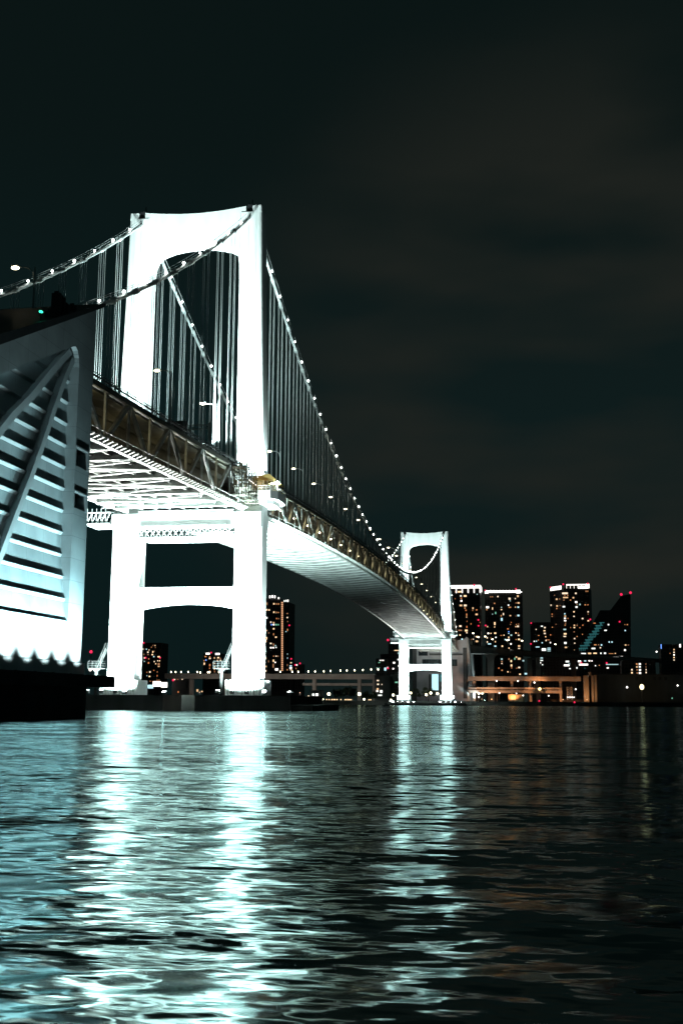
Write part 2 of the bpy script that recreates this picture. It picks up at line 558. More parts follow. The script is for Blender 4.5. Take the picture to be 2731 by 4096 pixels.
def make_tower():
    t = MB()
    for s in (-1, 1):
        st = [(3.4, 12.15, 18.95), (30, 12.1, 18.95), (48, 12.05, 18.95), (66, 11.98, 18.65), (88, 11.9, 18.1), (108, 11.85, 17.65), (124.1, 11.85, 17.38)]
        t.loft([ring(s*a, s*b, 0, 6, z) for z, a, b in st])
        t.loft([ring(s*15.0, s*b, 0, 6, z, 0.5) for z, b in ((124.1, 17.38), (125.7, 17.34))]+[ring(s*15.2, s*17.1, 0.4, 5.6, 126.15, 0.5)])
    tw = t.build('tower', M['white'], bridge)
    # portal beam with its arched soffit and hollowed top edge
    arch = [(11.85, 106.5), (11.78, 110.5), (11.5, 112.6), (10.9, 114.0), (10.0, 114.9), (8.6, 115.6), (6.5, 116.25), (3.5, 116.75), (0, 116.95)]
    arch = arch+[(-x, z) for x, z in arch[-2::-1]]
    top = [(-13.3, 125.75)]+[(x, 124.7+1.05*(abs(x)/13.3)**2) for x in np.linspace(-12, 12, 13)]+[(13.3, 125.75)]
    poly = arch+[(-11.85, 124.12), (-13.3, 124.12)]+top+[(13.3, 124.12), (11.85, 124.12)]
    MB().prism(poly, 'y', 0.15, 5.85).build('portal_beam', M['white'], tw)
    lo = [(12.05, 29.3), (12.05, 24.15)]+[(x, 25.4-1.25*(x/12)**2) for x in np.linspace(11, -11, 13)]+[(-12.05, 24.15), (-12.05, 29.3)]
    MB().prism(lo, 'y', 1.0, 5.0).build('cross_beam', M['white'], tw)
    b = MB().box(-18.8, 18.8, -0.9, 6.9, 43.6, 47.2)
    b.box(-12, 12, -0.8, 6.8, 47.2, 47.9)
    b.build('deck_beam', M['white'], tw)
    # inspection walkway hung under the deck beam
    w = MB()
    for y in (-1.3, 7.3):
        w.bar((-11.6, y, 41.15), (11.6, y, 41.15), 0.35)
        w.bar((-11.6, y, 43.35), (11.6, y, 43.35), 0.25)
        for k in range(16):
            x = -11.6+k*1.45
            w.bar((x, y, 41.2), (x+1.45, y, 43.3), 0.14)
            w.bar((x+1.45, y, 41.2), (x, y, 43.3), 0.14)
    w.box(-11.6, 11.6, -1.2, 7.2, 40.95, 41.1)
    w.build('inspection_walkway', M['white'], tw)
    for s in (-1, 1):
        # saddle housing, dark against the lit portal
        h = MB().box(s*13.45 if s > 0 else -14.9, 14.9 if s > 0 else s*13.45, 0.6, 5.4, 124.15, 126.3)
        h.bar((s*14.2, 3, 126.2), (s*14.2, 3, 128.6), 0.18)
        h.bar((s*13.7, 2, 126.2), (s*13.7, 2, 127.4), 0.12)
        h.build('saddle_housing', M['dark'], tw)
        # outboard walkway round the leg with its bowed, chamfered end
        pl = [(s*18.6, -3.4), (s*21.6, -3.2), (s*23.0, -1.2), (s*23.2, 3), (s*23.0, 7.2), (s*21.6, 9.2), (s*18.6, 9.4)]
        p = MB().prism(pl, 'z', 49.9, 51.9)
        p.prism([(s*(abs(x)-1.2 if abs(x) > 19 else abs(x)), y*0.8+0.6) for x, y in pl], 'z', 48.9, 49.9)
        for i in range(6):
            (xa, ya), (xb, yb) = pl[i], pl[i+1]
            for zz in (52.5, 53.0):
                p.bar((xa, ya, zz), (xb, yb, zz), 0.07)
            for q in range(3):
                p.bar((xa+(xb-xa)*q/3, ya+(yb-ya)*q/3, 51.9), (xa+(xb-xa)*q/3, ya+(yb-ya)*q/3, 53.0), 0.09)
        p.build('side_platform', M['white'], tw)
        if s < 0:
            g = MB()
            for y in (-1.6, 5.6):
                g.bar((-24.8, y, 44.8), (-18.95, y, 44.8), 0.4)
                g.bar((-24.8, y, 47.6), (-18.95, y, 47.6), 0.25)
                for k in range(5):
                    x = -24.8+k*1.17
                    g.bar((x, y, 44.8), (x+1.17, y, 47.6), 0.15)
                    g.bar((x, y, 44.8), (x, y, 48.6), 0.12)
            g.box(-24.8, -18.95, -1.4, 5.4, 44.45, 44.6)
            g.build('maintenance_gantry', M['white'], tw)
        # fluted skirt at the foot
        k = MB()
        for i in range(13):
            x = s*15.55-4.2+i*0.7
            k.tube([(x, -1.1, 3.4), (x, -1.1, 7.0)], 0.34, 8)
            k.tube([(x, 7.1, 3.4), (x, 7.1, 7.0)], 0.34, 8)
        for i in range(11):
            y = -0.6+i*0.72
            for xx in (s*15.55-4.4, s*15.55+4.4):
                k.tube([(xx, y, 3.4), (xx, y, 7.0)], 0.34, 8)
        k.box(s*15.55-4.2, s*15.55+4.2, -0.9, -0.05, 3.4, 6.6)
        k.build('base_skirt', M['white'], tw)
        # access stair beside the inner face of the foot
        q = MB()
        xs = s*15.55-5.6
        q.tube([(xs, -1.0, 3.4), (xs, -1.0, 9.4)], 0.42, 8)
        q.tube([(xs, -1.0, 9.0), (xs, -1.0, 9.6)], [0.45, 1.1], 8)
        q.box(xs-1.6, xs+1.6, -2.4, 0.8, 9.6, 9.8)
        for zz in (10.3, 10.9, 11.4):
            for a, c in (((-1.6, -2.4), (1.6, -2.4)), ((-1.6, -2.4), (-1.6, 0.8)), ((1.6, -2.4), (1.6, 0.8))):
                q.bar((xs+a[0], a[1]-0.0, zz), (xs+c[0], c[1], zz), 0.07)
        for dx in (-1.6, -0.5, 0.5, 1.6):
            q.bar((xs+dx, -2.4, 9.8), (xs+dx, -2.4, 11.4), 0.08)
        for dy in (-0.9, 0.4):
            q.bar((xs+0.6, -1.2+dy, 9.8), (xs+2.6, -1.2+dy, 14.6), 0.16)
            q.bar((xs+0.6, -1.2+dy, 10.9), (xs+2.6, -1.2+dy, 15.7), 0.08)
        for i in range(16):
            q.bar((xs+0.6+i*0.125, -2.1, 9.8+i*0.3), (xs+0.6+i*0.125, -0.8, 9.8+i*0.3), 0.1)
        q.build('access_stair', M['galv'], tw)
    return tw


tower = make_tower()
tower['label'] = 'nearer and much larger white portal tower'
tower_b = copy_tree(tower, bridge)
tower_b.location = (0, 570, 0)
tower_b['label'] = 'small distant white portal tower'
for ch in list(tower_b.children):
    if ch.name.startswith('access_stair'):
        bpy.data.objects.remove(ch)

# --- trusses: one girder per side and span
SPANS = [(-122.0, -2.0, -3.0, -22.0, 'near side span'), (8.0, 568.0, 7.0, 20.07, 'main span'), (578.0, 684.0, 579.0, 22.0, 'far side span')]


def girder(s, y0, y1, yn, pitch):
    x = s*14.5
    ys = np.linspace(y0, y1, max(4, int(abs(y1-y0)/5)))
    web = MB()
    n = 0
    y = yn
    while y0-1 <= y <= y1+1:
        nxt = y+pitch
        mid = (y+nxt)/2
        yy = min(max(y, y0), y1)
        web.bar((x, yy, zb(yy)), (x, yy, zt(yy)), 0.38, 0.45)
        if y0 <= mid <= y1:
            web.bar((x, yy, zb(yy)), (x, mid, zt(mid)), 0.62, 0.75)
            web.bar((x, mid, zb(mid)), (x, mid, zt(mid)), 0.38, 0.45)
            if y0 <= nxt <= y1+1:
                nn = min(nxt, y1)
                web.bar((x, mid, zt(mid)), (x, nn, zb(nn)), 0.62, 0.75)
        y = nxt
        n += 1
    g = web.build('truss_girder', M['steel'], bridge)  # same paint as the top chord, drawn lighter for the light on it
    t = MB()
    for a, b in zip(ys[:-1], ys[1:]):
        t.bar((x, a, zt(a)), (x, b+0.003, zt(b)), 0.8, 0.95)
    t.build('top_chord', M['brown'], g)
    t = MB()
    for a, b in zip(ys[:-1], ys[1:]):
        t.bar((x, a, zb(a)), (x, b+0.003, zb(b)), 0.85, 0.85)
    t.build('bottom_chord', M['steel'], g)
    # parapet of the upper road
    t = MB()
    xo = s*15.05
    for a, b in zip(ys[:-1], ys[1:]):
        t.bar((xo, a, zt(a)+0.95), (xo, b, zt(b)+0.95), 0.1, 0.3)
        t.bar((xo, a, zt(a)+1.45), (xo, b, zt(b)+1.45), 0.1, 0.12)
        for q in (0, 0.5):
            c = a+(b-a)*q
            t.bar((xo, c, zt(c)+0.4), (xo, c, zt(c)+1.5), 0.1)
    t.build('parapet', M['dark'], g)
    # bracketed service ledge outside the bottom chord
    t = MB()
    step = 2.0 if y0 < 100 or True else 4
    for c in np.arange(y0+1, y1, step):
        t.prism([(x+s*0.45, zb(c)-0.25), (x+s*1.55, zb(c)+0.15), (x+s*1.55, zb(c)+0.4), (x+s*0.45, zb(c)+0.4)], 'y', c, c+0.45)
    for a, b in zip(ys[:-1], ys[1:]):
        t.bar((x+s*1.5, a, zb(a)+1.2), (x+s*1.5, b, zb(b)+1.2), 0.1, 0.16)
    t.build('service_ledge', M['steel'], g)
    return g


for (y0, y1, yn, p, nm) in SPANS:
    for s in (1, -1):
        girder(s, y0, y1, yn, p)


def deck(y0, y1, nm):
    ys = np.linspace(y0, y1, max(4, int((y1-y0)/10)))
    up, low = MB(), MB()
    for a, b in zip(ys[:-1], ys[1:]):
        up.loft([[(-14.0, c, zt(c)-0.9), (14.0, c, zt(c)-0.9), (14.0, c, zt(c)+0.1), (-14.0, c, zt(c)+0.1)] for c in (a, b)])
        low.loft([[(-13.6, c, zb(c)+0.75), (13.6, c, zb(c)+0.75), (13.6, c, zb(c)+1.1), (-13.6, c, zb(c)+1.1)] for c in (a, b)])
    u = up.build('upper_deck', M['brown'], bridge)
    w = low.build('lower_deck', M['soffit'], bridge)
    # girders hung under the upper slab and the noise panel that catches the lower road's lamps
    t = MB()
    for x in (-9.3, -4.6, 0, 4.6, 9.3):
        for a, b in zip(ys[:-1], ys[1:]):
            t.bar((x, a, zt(a)-1.5), (x, b, zt(b)-1.5), 0.5, 1.2)
    t.build('deck_stringer', M['brown'], u)
    for xx, dz, hh, up_ in ((12.6, 2.0, 1.5, 0), (-12.6, 2.6, 2.6, 0), (8.3, -2.4, 3.0, 1)):
        t = MB()
        for a, b in zip(ys[:-1], ys[1:]):
            za, zb_ = (zt(a), zt(b)) if up_ else (zb(a), zb(b))
            t.bar((xx, a, za+dz), (xx, b, zb_+dz), 0.2, hh)
        t.build('barrier', M['brown'] if up_ else M['dark'], w)
    # floor beams and lateral bracing below the lower slab
    fb = MB()
    st = 11.0 if (y1-y0) < 200 else 5.017
    cs = np.arange(y0+1.0, y1, st)
    for i, c in enumerate(cs):
        fb.box(-14.0, 14.0, c-0.28, c+0.28, zb(c)-0.35, zb(c)+0.7)
        fb.box(-14.0, 14.0, c-0.5, c+0.5, zb(c)-0.50, zb(c)-0.38)
    for x in (-10.5, -7, -3.5, 0, 3.5, 7, 10.5):
        for a, b in zip(ys[:-1], ys[1:]):
            fb.bar((x, a, zb(a)+0.45), (x, b, zb(b)+0.45), 0.3, 0.5)
    fb.build('floor_beam', M['soffit'], w)
    br = MB()
    if st > 6:
        for i in range(len(cs)-1):
            a, b = cs[i], cs[i+1]
            s = 1 if i % 2 else -1
            br.bar((s*13.8, a, zb(a)-0.62), (-s*13.8, b, zb(b)-0.62), 0.6, 0.24)
            br.bar((-s*13.8, a, zb(a)-0.88), (0, (a+b)/2, zb((a+b)/2)-0.88), 0.45, 0.2)
    else:
        for i in range(0, len(cs)-2, 2):
            a, b = cs[i], cs[i+2]
            for s in (-1, 1):
                br.bar((s*13.8, a, zb(a)-0.62), (0, b, zb(b)-0.62), 0.5, 0.24)
    br.build('lateral_bracing', M['white'], w)


for (y0, y1, yn, p, nm) in SPANS:
    deck(y0, y1, nm)
# roads carried through the towers between the legs
for y in (0, 570):
    r = MB().box(-11.2, 11.2, y-2, y+8, zt(3)-0.9, zt(3)+0.1)
    r.box(-11.2, 11.2, y-2, y+8, zb(3)+0.6, zb(3)+1.1)
    r.build('tower_deck', M['soffit'], bridge)

# --- main cables with hand ropes, clamps and lamps
LAMP = MB().ball((0, 0, 0), 0.31, n=8, m=6)
lamp_me = None
HANG = [6+10.15*k for k in range(1, 55)]
SIDE = [-14.2-10.65*k for k in range(0, 10)]
FSIDE = [590+10.65*k for k in range(0, 8)]
cab = []
for s in (1, -1):
    x = s*14.2
    ys = list(np.linspace(-124, 3, 34))+list(np.linspace(3, 573, 140))[1:]+list(np.linspace(573, 684, 30))[1:]
    pr = [(y, 0.40) for y in ys if min(abs(y-h) for h in HANG+SIDE+FSIDE) > 1.5]
    for h in HANG+SIDE+FSIDE:
        pr += [(h-0.95, 0.40), (h-0.9, 0.56), (h+0.9, 0.56), (h+0.95, 0.40)]
    pr.sort()
    c = MB().tube([(x, y, zc(y)) for y, _ in pr], [q for _, q in pr], 8)
    cb = c.build('main_cable', M['cable'], bridge, smooth=True)
    cb['label'] = 'nearer right-hand main cable' if s > 0 else 'far-side main cable seen through the tower portal'
    cab.append(cb)
    h = MB()
    for dx in (-0.55, 0.55):
        h.tube([(x+dx, y, zc(y)+1.25) for y in ys], 0.045, 5)
    for y in np.arange(-119, 684, 10.15):
        if abs(y-3) > 4 and abs(y-573) > 4:
            for dx in (-0.55, 0.55):
                h.bar((x+dx*0.6, y, zc(y)), (x+dx, y, zc(y)+1.3), 0.09)
    h.build('hand_rope', M['rope'], cb)
for s, cb in zip((1, -1), cab):
    x = s*14.2
    ly = [-8.6-10.85*k for k in range(11)]+[14.0+10.05*k for k in range(55)]+[584+10.6*k for k in range(10)]
    first = None
    for y in ly:
        if first is None:
            first = LAMP.build('cable_lamp', M['lamp'], cb, smooth=True)
            o = first
        else:
            o = first.copy()
            COL.objects.link(o)
            o.parent = cb
        o.location = (x+0.25, y, zc(y)+0.95)
        o.scale = (random.uniform(0.72, 1.1),)*3

# --- hangers: four ropes at every clamp; the hundred that show largest are parts of their own, the rest one part
hang_me = MB()
for dx in (-0.52, 0.52):
    for dy in (-0.55, 0.55):
        hang_me.tube([(dx, dy, 0), (dx, dy, 1)], 0.055, 6)
first = None
spots = [(14.2, y) for y in SIDE]+[(-14.2, y) for y in SIDE]+[(14.2, y) for y in HANG[:46]]+[(-14.2, y) for y in HANG[:34]]
rest = [(14.2, y) for y in HANG[46:]]+[(-14.2, y) for y in HANG[34:]]+[(s*14.2, y) for y in FSIDE for s in (1, -1)]
for x, y in spots:
    if zc(y)-zt(y) < 2.0:
        continue
    if first is None:
        first = hang_me.build('hanger', M['rope'], bridge)
        o = first
    else:
        o = first.copy()
        COL.objects.link(o)
        o.parent = bridge
    o.location = (x, y, zt(y)+0.3)
    o.scale = (1, 1, zc(y)-zt(y)-0.3)
rm = MB()
for x, y in rest:
    for dx in (-0.52, 0.52):
        for dy in (-0.55, 0.55):
            rm.tube([(x+dx, y+dy, zt(y)+0.3), (x+dx, y+dy, zc(y))], 0.055, 6)
tag(rm.build('hanger', M['rope'], bridge), kind='stuff')

# --- lower road lamps (part of the bridge) and the light they give
first = None
for y in [-118+22*k for k in range(6)]+[30.0+20.07*k for k in range(27)]:
    xl = 11.6
    z = zb(y)+5.6
    if first is None:
        first = MB().ball((0, 0, 0), 0.36, 1.1, 1, 0.7).build('deck_lamp', M['warm_lamp'], bridge)
        o = first
    elif y < 0:
        o = None
    else:
        o = first.copy()
        COL.objects.link(o)
        o.parent = bridge
    if o:
        o.location = (xl, y, z) if o is not first else (3.0, -40.0, zb(-40)+5.6)
    lamp('deck_lamp_light', 'POINT', (13.7, y, z-0.3), 170 if y < 0 else 140, (1.0, 0.86, 0.46), rad=0.3, parent=bridge)
# second row over the middle of the lower road
for y in [-107+22*k for k in range(5)]+[40.0+40.14*k for k in range(13)]:
    lamp('deck_lamp_light', 'POINT', (0, y, zb(y)+6.2), 130, (1.0, 0.66, 0.3), rad=0.3, parent=bridge)

# --- small shelter with the yellow roof on the outboard platform beside the near tower
sh = MB().prism([(16.6, 55.0), (21.2, 55.9), (22.6, 54.7), (22.4, 54.4), (16.6, 54.4)], 'y', -3.0, 7.5).build('shelter', M['yellow'], bridge)
b = MB()
for i in range(5):
    b.box(17.0, 19.3, -2.6, -2.2, 52.1+i*0.44, 52.45+i*0.44)
b.build('shelter_wall', M['beige'], sh)
b = MB()
for x in (19.6, 20.6, 21.6):
    b.box(x, x+0.2, -2.5, -2.3, 51.9, 54.4)
b.bar((19.5, -2.4, 53.6), (22.0, -2.4, 52.6), 0.18)
b.box(19.4, 22.2, 1.0, 1.2, 52.2, 53.9)
b.build('shelter_frame', M['white'], sh)
lamp('shelter_light', 'POINT', (19.5, -4.2, 53.2), 110, (1.0, 0.8, 0.45), rad=0.3, parent=bridge)

# maintenance scaffold crowding the end of the side span against the near tower
sc_ = MB()
rs_ = random.Random(5)
for x in (14.9, 16.6, 18.3):
    for y in np.arange(-13.5, -1.0, 2.4):
        sc_.bar((x, y, 48.4), (x, y, 57.6+rs_.uniform(-0.8, 1.2)), 0.14)
for z in (49.2, 51.4, 53.6, 55.8):
    for x in (14.9, 16.6, 18.3):
        sc_.bar((x, -13.6, z), (x, -1.4, z+0.3), 0.12)
    for y in np.arange(-13.5, -1.0, 2.4):
        sc_.bar((14.9, y, z), (18.3, y, z), 0.12)
        if rs_.random() < 0.6:
            sc_.box(15.0, 18.2, y, y+2.2, z-0.12, z-0.05)
    for y in np.arange(-13.5, -3.0, 2.4):
        sc_.bar((18.3, y, z), (18.3, y+2.4, z+2.2), 0.09)
scf = sc_.build('scaffold', M['brown'], bridge)
eq = MB()
for k in range(16):
    x, y, z = rs_.uniform(15, 18), rs_.uniform(-13, -2), rs_.choice((49.3, 51.5, 53.7, 55.9))
    w = rs_.uniform(0.3, 0.9)
    eq.box(x, x+w, y, y+w*1.3, z, z+rs_.uniform(0.4, 1.3))
eq.build('site_equipment', M['beige'], scf)
for k in range(7):
    x, y, z = 18.4, rs_.uniform(-13, -2), rs_.choice((50.6, 52.8, 55.0))
    MB().box(x, x+0.12, y, y+0.8, z, z+0.16).build('strip_lamp', GL['p'], scf)

# ------------------------------------------------------------------ lamp posts and sign gantry on the upper road
posts = [-119.5, -57.5, -26.5, 37.3]+[68.5+31.0*k for k in range(16)]
ORD = ['first', 'second', 'third', 'fourth', 'fifth', 'sixth', 'seventh', 'eighth', 'ninth', 'tenth']
first = None
for i, y in enumerate(posts):
    z = zt(y)+0.4
    if i == 0:
        lb = 'lamp post rising behind the sloped roof of the concrete anchorage'
    elif i == 1:
        lb = 'lamp post whose lamp shines between the legs of the near tower'
    elif i == 2:
        lb = 'brightly lit white lamp post just left of the right leg of the near tower'
    elif i < 9:
        lb = '%s lamp post on the deck beyond the near tower' % ORD[i-3]
    elif i < 14:
        lb = 'small lamp post far along the deck, before the dip of the cables'
    else:
        lb = 'tiny lamp post near the far tower, seen through its portal'
    if first is None:
        t = empty('lamp_post', (14.5, y, z), lb, 'lamp post', 'lamp posts along the upper deck')
        p = MB().tube([(14.5, y, z), (14.5, y, z+8), (14.5, y, z+11.2)], [0.20, 0.15, 0.11], 8)
        p.build('pole', M['rope'], t)
        MB().tube([(14.5, y, z+9.2), (14.2, y, z+10.6), (13.4, y, z+11.2), (11.9, y, z+11.35)], [0.12, 0.11, 0.10, 0.08], 6).build('arm', M['rope'], t)
        hd = MB().box(10.9, 12.1, y-0.22, y+0.22, z+11.35, z+11.6).build('lamp_head', M['rope'], t)
        MB().ball((11.45, y, z+11.28), 0.52, 1.25, 0.8, 0.5).build('lens', M['road_lamp'], hd)
        first = t
    else:
        t = copy_tree(first)
        t.location = (14.5, y, z)
        t['label'] = lb
g = empty('sign_gantry', (14.5, -31, zt(-31)), 'overhead road sign arm reaching across the upper deck left of the near tower', 'sign')
MB().tube([(14.5, -31, zt(-31)), (14.5, -31, zt(-31)+6.4)], 0.26, 8).build('post', M['rope'], g)
a = MB()
for dz in (0, 0.9):
    a.bar((14.5, -31, zt(-31)+5.0+dz), (4.0, -31, zt(-31)+5.0+dz), 0.2)
for k in range(7):
    a.bar((14.5-k*1.5, -31, zt(-31)+5.0), (13.0-k*1.5, -31, zt(-31)+5.9), 0.12)
a.build('arm', M['brown'], g)
MB().box(4.6, 9.6, -31.4, -31.2, zt(-31)+4.2, zt(-31)+6.9).build('sign_panel', M['dark'], g)

# ------------------------------------------------------------------ tower foundations
f = empty('pier_foundation', (-12, 4, 0), 'dark concrete tower foundation under the left leg, behind the anchorage corner', 'foundation', 'foundations of the near tower')
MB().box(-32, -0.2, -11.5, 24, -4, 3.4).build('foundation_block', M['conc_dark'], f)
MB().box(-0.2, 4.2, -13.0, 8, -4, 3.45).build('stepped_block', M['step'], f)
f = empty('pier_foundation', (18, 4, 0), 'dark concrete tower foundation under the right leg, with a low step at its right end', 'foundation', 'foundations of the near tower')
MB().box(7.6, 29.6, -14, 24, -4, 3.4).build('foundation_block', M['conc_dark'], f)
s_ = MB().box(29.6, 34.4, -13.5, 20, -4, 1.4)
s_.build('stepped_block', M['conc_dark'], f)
f = empty('pier_foundation', (0, 573, 0), 'low dark concrete foundation under both legs of the far tower', 'foundation')
MB().box(-28, 28, 560, 590, -4, 1.5).build('foundation_block', M['conc_dark'], f)
MB().box(-19.6, -11.4, 568, 579, 1.5, 3.5).box(11.4, 19.6, 568, 579, 1.5, 3.5).build('leg_plinth', M['pier'], f)

# ------------------------------------------------------------------ floodlights
WH = (0.76, 1.0, 0.98)
CY = (0.42, 0.90, 0.98)


def flood_fixture(name, loc, target, label, group, lights, small=False):
    """a floodlight: housing, glass and the spot lamps it holds"""
    t = empty(name, loc, label, 'floodlight', group)
    d = (Vector(target)-Vector(loc)).normalized()
    p = Vector(loc)
    k = 0.5 if small else 1.0
    MB().bar(p-d*0.5*k, p+d*0.1*k, 0.9*k, 0.7*k).build('housing', M['dark'], t)
    MB().bar(p+d*0.1*k, p+d*(0.12 if small else 0.16)*k, 0.8*k, 0.6*k).build('lens', GL['c'] if small else M['flood'], t)
    for (pw, tg, sz, bl, col) in lights:
        lamp('flood_beam', 'SPOT', p+d*0.3*k, pw, col, tg, sz, bl, 0.35, t)
    return t


for base, tn in ((0, 'near'), (570, 'far')):
    k = 1.0 if base == 0 else 0.42
    for s in (-1, 1):
        side = 'right' if s > 0 else 'left'
        for j, dx in enumerate((-3.4, 0, 3.4)):
            x = s*15.5+dx
            y = base-11.5+(0 if base == 0 else 3.5)
            flood_fixture('floodlight', (x, y, 4.3 if base == 0 else 2.4), (x, base, 34),
                          'floodlight on the foundation at the foot of the %s leg of the %s tower' % (side, tn), 'floodlights at the %s tower feet' % tn,
                          [(380000*k, (s*15.5, base+0.5, 26), 124, 0.6, WH)])
        # back faces and inner faces
        x = s*10.0
        flood_fixture('floodlight', (x, base+17, 4.3 if base == 0 else 2.4), (s*14, base+5, 34),
                      'floodlight behind the %s leg of the %s tower' % (side, tn), 'floodlights behind the %s tower' % tn,
                      [(110000, (s*14, base+5, 26), 110, 0.5, WH)])
    # beams thrown along the underside of the deck
    for s in (-1, 1):
        side = 'right' if s > 0 else 'left'
        z0 = 4.3 if base == 0 else 2.4
        la = [(400000 if base == 0 else 330000, (s*5, base-46, 47), 80, 0.7, (0.95, 1.0, 0.95))]
        flood_fixture('floodlight', (s*11.2, base-8, z0), (s*6, base-44, 47),
                      'floodlight aimed up at the deck from the %s tower foundation, %s side' % (tn, side), 'deck floodlights', la)
        la = [(1050000 if base == 0 else 40000, (s*5, base+62, 52), 84, 0.6, (0.70, 1.0, 0.97))]
        flood_fixture('floodlight', (s*11.2, base+21.5, z0), (s*6, base+70, 52),
                      'floodlight aimed under the span from the %s tower foundation, %s side' % (tn, side), 'deck floodlights', la)
    # upper legs and portal, from the edges of the upper road
    for s in (-1, 1):
        side = 'right' if s > 0 else 'left'
        for dy in (-30, 36):
            y = base+dy
            z = zt(y)+1.6
            flood_fixture('floodlight', (s*13.2, y, z), (s*8, base+3, 105),
                          'floodlight on the %s edge of the upper deck %s the %s tower' % (side, 'before' if dy < 0 else 'beyond', tn), 'deck edge floodlights',
                          [((470000 if dy < 0 else 220000)*(1.0 if base == 0 else 0.6), (s*9.5, base+3, 101), 84, 0.45, WH)])
        # grazing light up the outer faces
        flood_fixture('floodlight', (s*22.5, base+1.5, 52.6), (s*18, base+3, 90),
                      'floodlight on the outboard walkway of the %s leg of the %s tower' % (side, tn), 'walkway floodlights',
                      [(170000, (s*17.6, base+2, 88), 110, 0.7, (0.6, 0.96, 1.0))])
        zf = 56.4 if (base == 0 and s > 0) else 52.6  # added fill lamp that brightens the foot of the upper leg
        flood_fixture('floodlight', (s*20.0, base-3.4, zf), (s*17.3, base, 70),
                      'added small floodlight before the %s leg of the %s tower, at deck height' % (side, tn), 'walkway floodlights',
                      [(60000, (s*17.0, base, 63), 140, 0.8, WH)], small=True)
        flood_fixture('floodlight', (s*25.5, base+3, 4.3 if base == 0 else 2.4), (s*19, base+3, 34),
                      'floodlight beside the outer face of the %s leg of the %s tower' % (side, tn), 'outer floodlights',
                      [(130000, (s*19, base+3, 26), 110, 0.6, WH)])
        # added creamy beams raking the outside of the trusses, from no known lamps
        for dy, ty in ((-7.5, -66), (21.5, 92)):
            flood_fixture('floodlight', (s*22, base+dy, 4.3 if base == 0 else 2.4), (s*14.5, base+ty, 53),
                          'added floodlight on the %s tower foundation raking the %s truss %s the tower' % (tn, side, 'before' if dy < 0 else 'beyond'), 'added truss floodlights',
                          [(90000 if ty < 0 else 170000, (s*14.5, base+ty, 53), 40, 0.8, (1.0, 0.97, 0.82))])

# ------------------------------------------------------------------ near anchorage
anc = empty('anchorage', (0, -150, 0), 'huge concrete bridge anchorage at the left edge, louvred triangular recess in its floodlit wall', 'anchorage')
YE, SL = -118.2, 0.497


def roof(y):
    return 57.4+SL*(y-YE)


body = MB().prism([(-119.9, 5.0), (-119.9, roof(-119.9)-0.01), (-176, roof(-176)), (-200, roof(-176)), (-200, 5.0)], 'x', -24.0, 22.5)
body.prism([(YE, 5.0), (YE, roof(YE)-0.01), (-119.898, roof(-119.898)-0.01), (-119.898, 5.0)], 'x', -24.0, 14.0)
core = body.build('concrete_body', M['conc'], anc)
# outer skin 1.5 m thick around the recess: right-hand strip, band above the sloped edge, foot, and the rest beyond
REC = -124.55
skin = MB()
X0, X1 = 22.5, 24.0


def edge(y):      # sloped upper edge of the recess
    return 48.9+0.478*(y+126.6)


apex = [(REC, 46.6), (-124.75, 47.8), (-125.25, 48.7), (-126.0, 49.05), (-126.9, edge(-126.9))]
HT = [(27.4, 29.55), (33.1, 35.6)]
skin.prism([(-119.9, HT[1][1]), (-119.9, roof(-119.9)), (REC, roof(REC)), (REC, 46.6), (REC, HT[1][1])], 'x', X0+0.003, X1)
for z0, z1 in ((7.0, HT[0][0]), (HT[0][1], HT[1][0])):
    skin.box(X0+0.003, X1, REC, -119.9, z0, z1)
for z0, z1 in HT:
    skin.box(X0+0.003, X1, REC, -124.2, z0, z1)
    skin.box(X0+0.003, X1, -120.35, -119.9, z0, z1)
skin.prism([(REC, 46.6), (REC, roof(REC)), (-176, roof(-176)), (-176, edge(-176))]+apex[:0:-1], 'x', X0+0.003, X1)
skin.prism([(REC, 7.0), (REC, 9.6), (-196, 9.6), (-196, 7.0)], 'x', X0+0.003, X1)
skin.prism([(-176, 9.6), (-176, roof(-176)), (-199.9, roof(-176)), (-199.9, 9.6)], 'x', X0+0.003, X1)
sk = skin.build('outer_wall', M['conc'], anc)
# shallow board marks running down the band above the recess
# the recess shallows out towards its foot
skin2 = MB().prism([(X0+0.003, 21.5), (X1, 9.6), (X0+0.003, 9.6)], 'y', -176, REC-0.001)
skin2.build('sloped_foot', M['conc'], anc)


def back(z):
    return X0+1.5*min(1, max(0, (21.5-z)/11.9))


# louvres: wedge fins whose sloped undersides face the floodlights
lv = MB()
for k in range(13):
    z = 47.58-2.945*k
    y0 = REC-0.02
    if z > 12:
        yl = max(-176, -126.6+(z-48.9)/0.478+0.3)
        p = 0.23 if z > 22 else 0.16
        xb = back(z-0.3)
        lv.prism([(back(z-0.40)-0.02, z-0.40), (xb+p, z), (xb+p, z+0.08), (xb-0.1, z+0.10)], 'y', y0, yl)
lv.build('louvre', M['conc_plain'], anc)
# two raised ribs fanning down from the apex


def rib(pts, w):
    m = MB()
    top, bot = [], []
    for (y, z) in pts:
        top.append((y-w/2, z+w*0.25))
        bot.append((y+w/2, z-w*0.25))
    m.prism(top+bot[::-1], 'x', X0+0.005, X0+0.85)
    m.build('rib', M['conc_plain'], anc)


rib([(-126.0, 48.4), (-130.9, 44.5), (-137.0, 39.2), (-141.6, 35.7), (-145.9, 31.9), (-152.5, 26.2), (-160, 19.6)], 0.98)
rib([(-124.9, 47.6), (-127.5, 44.0), (-130.3, 39.1), (-133.4, 33.5), (-135.9, 29.4), (-139.5, 23.9), (-143.1, 18.2), (-144.6, 16.0)], 0.86)
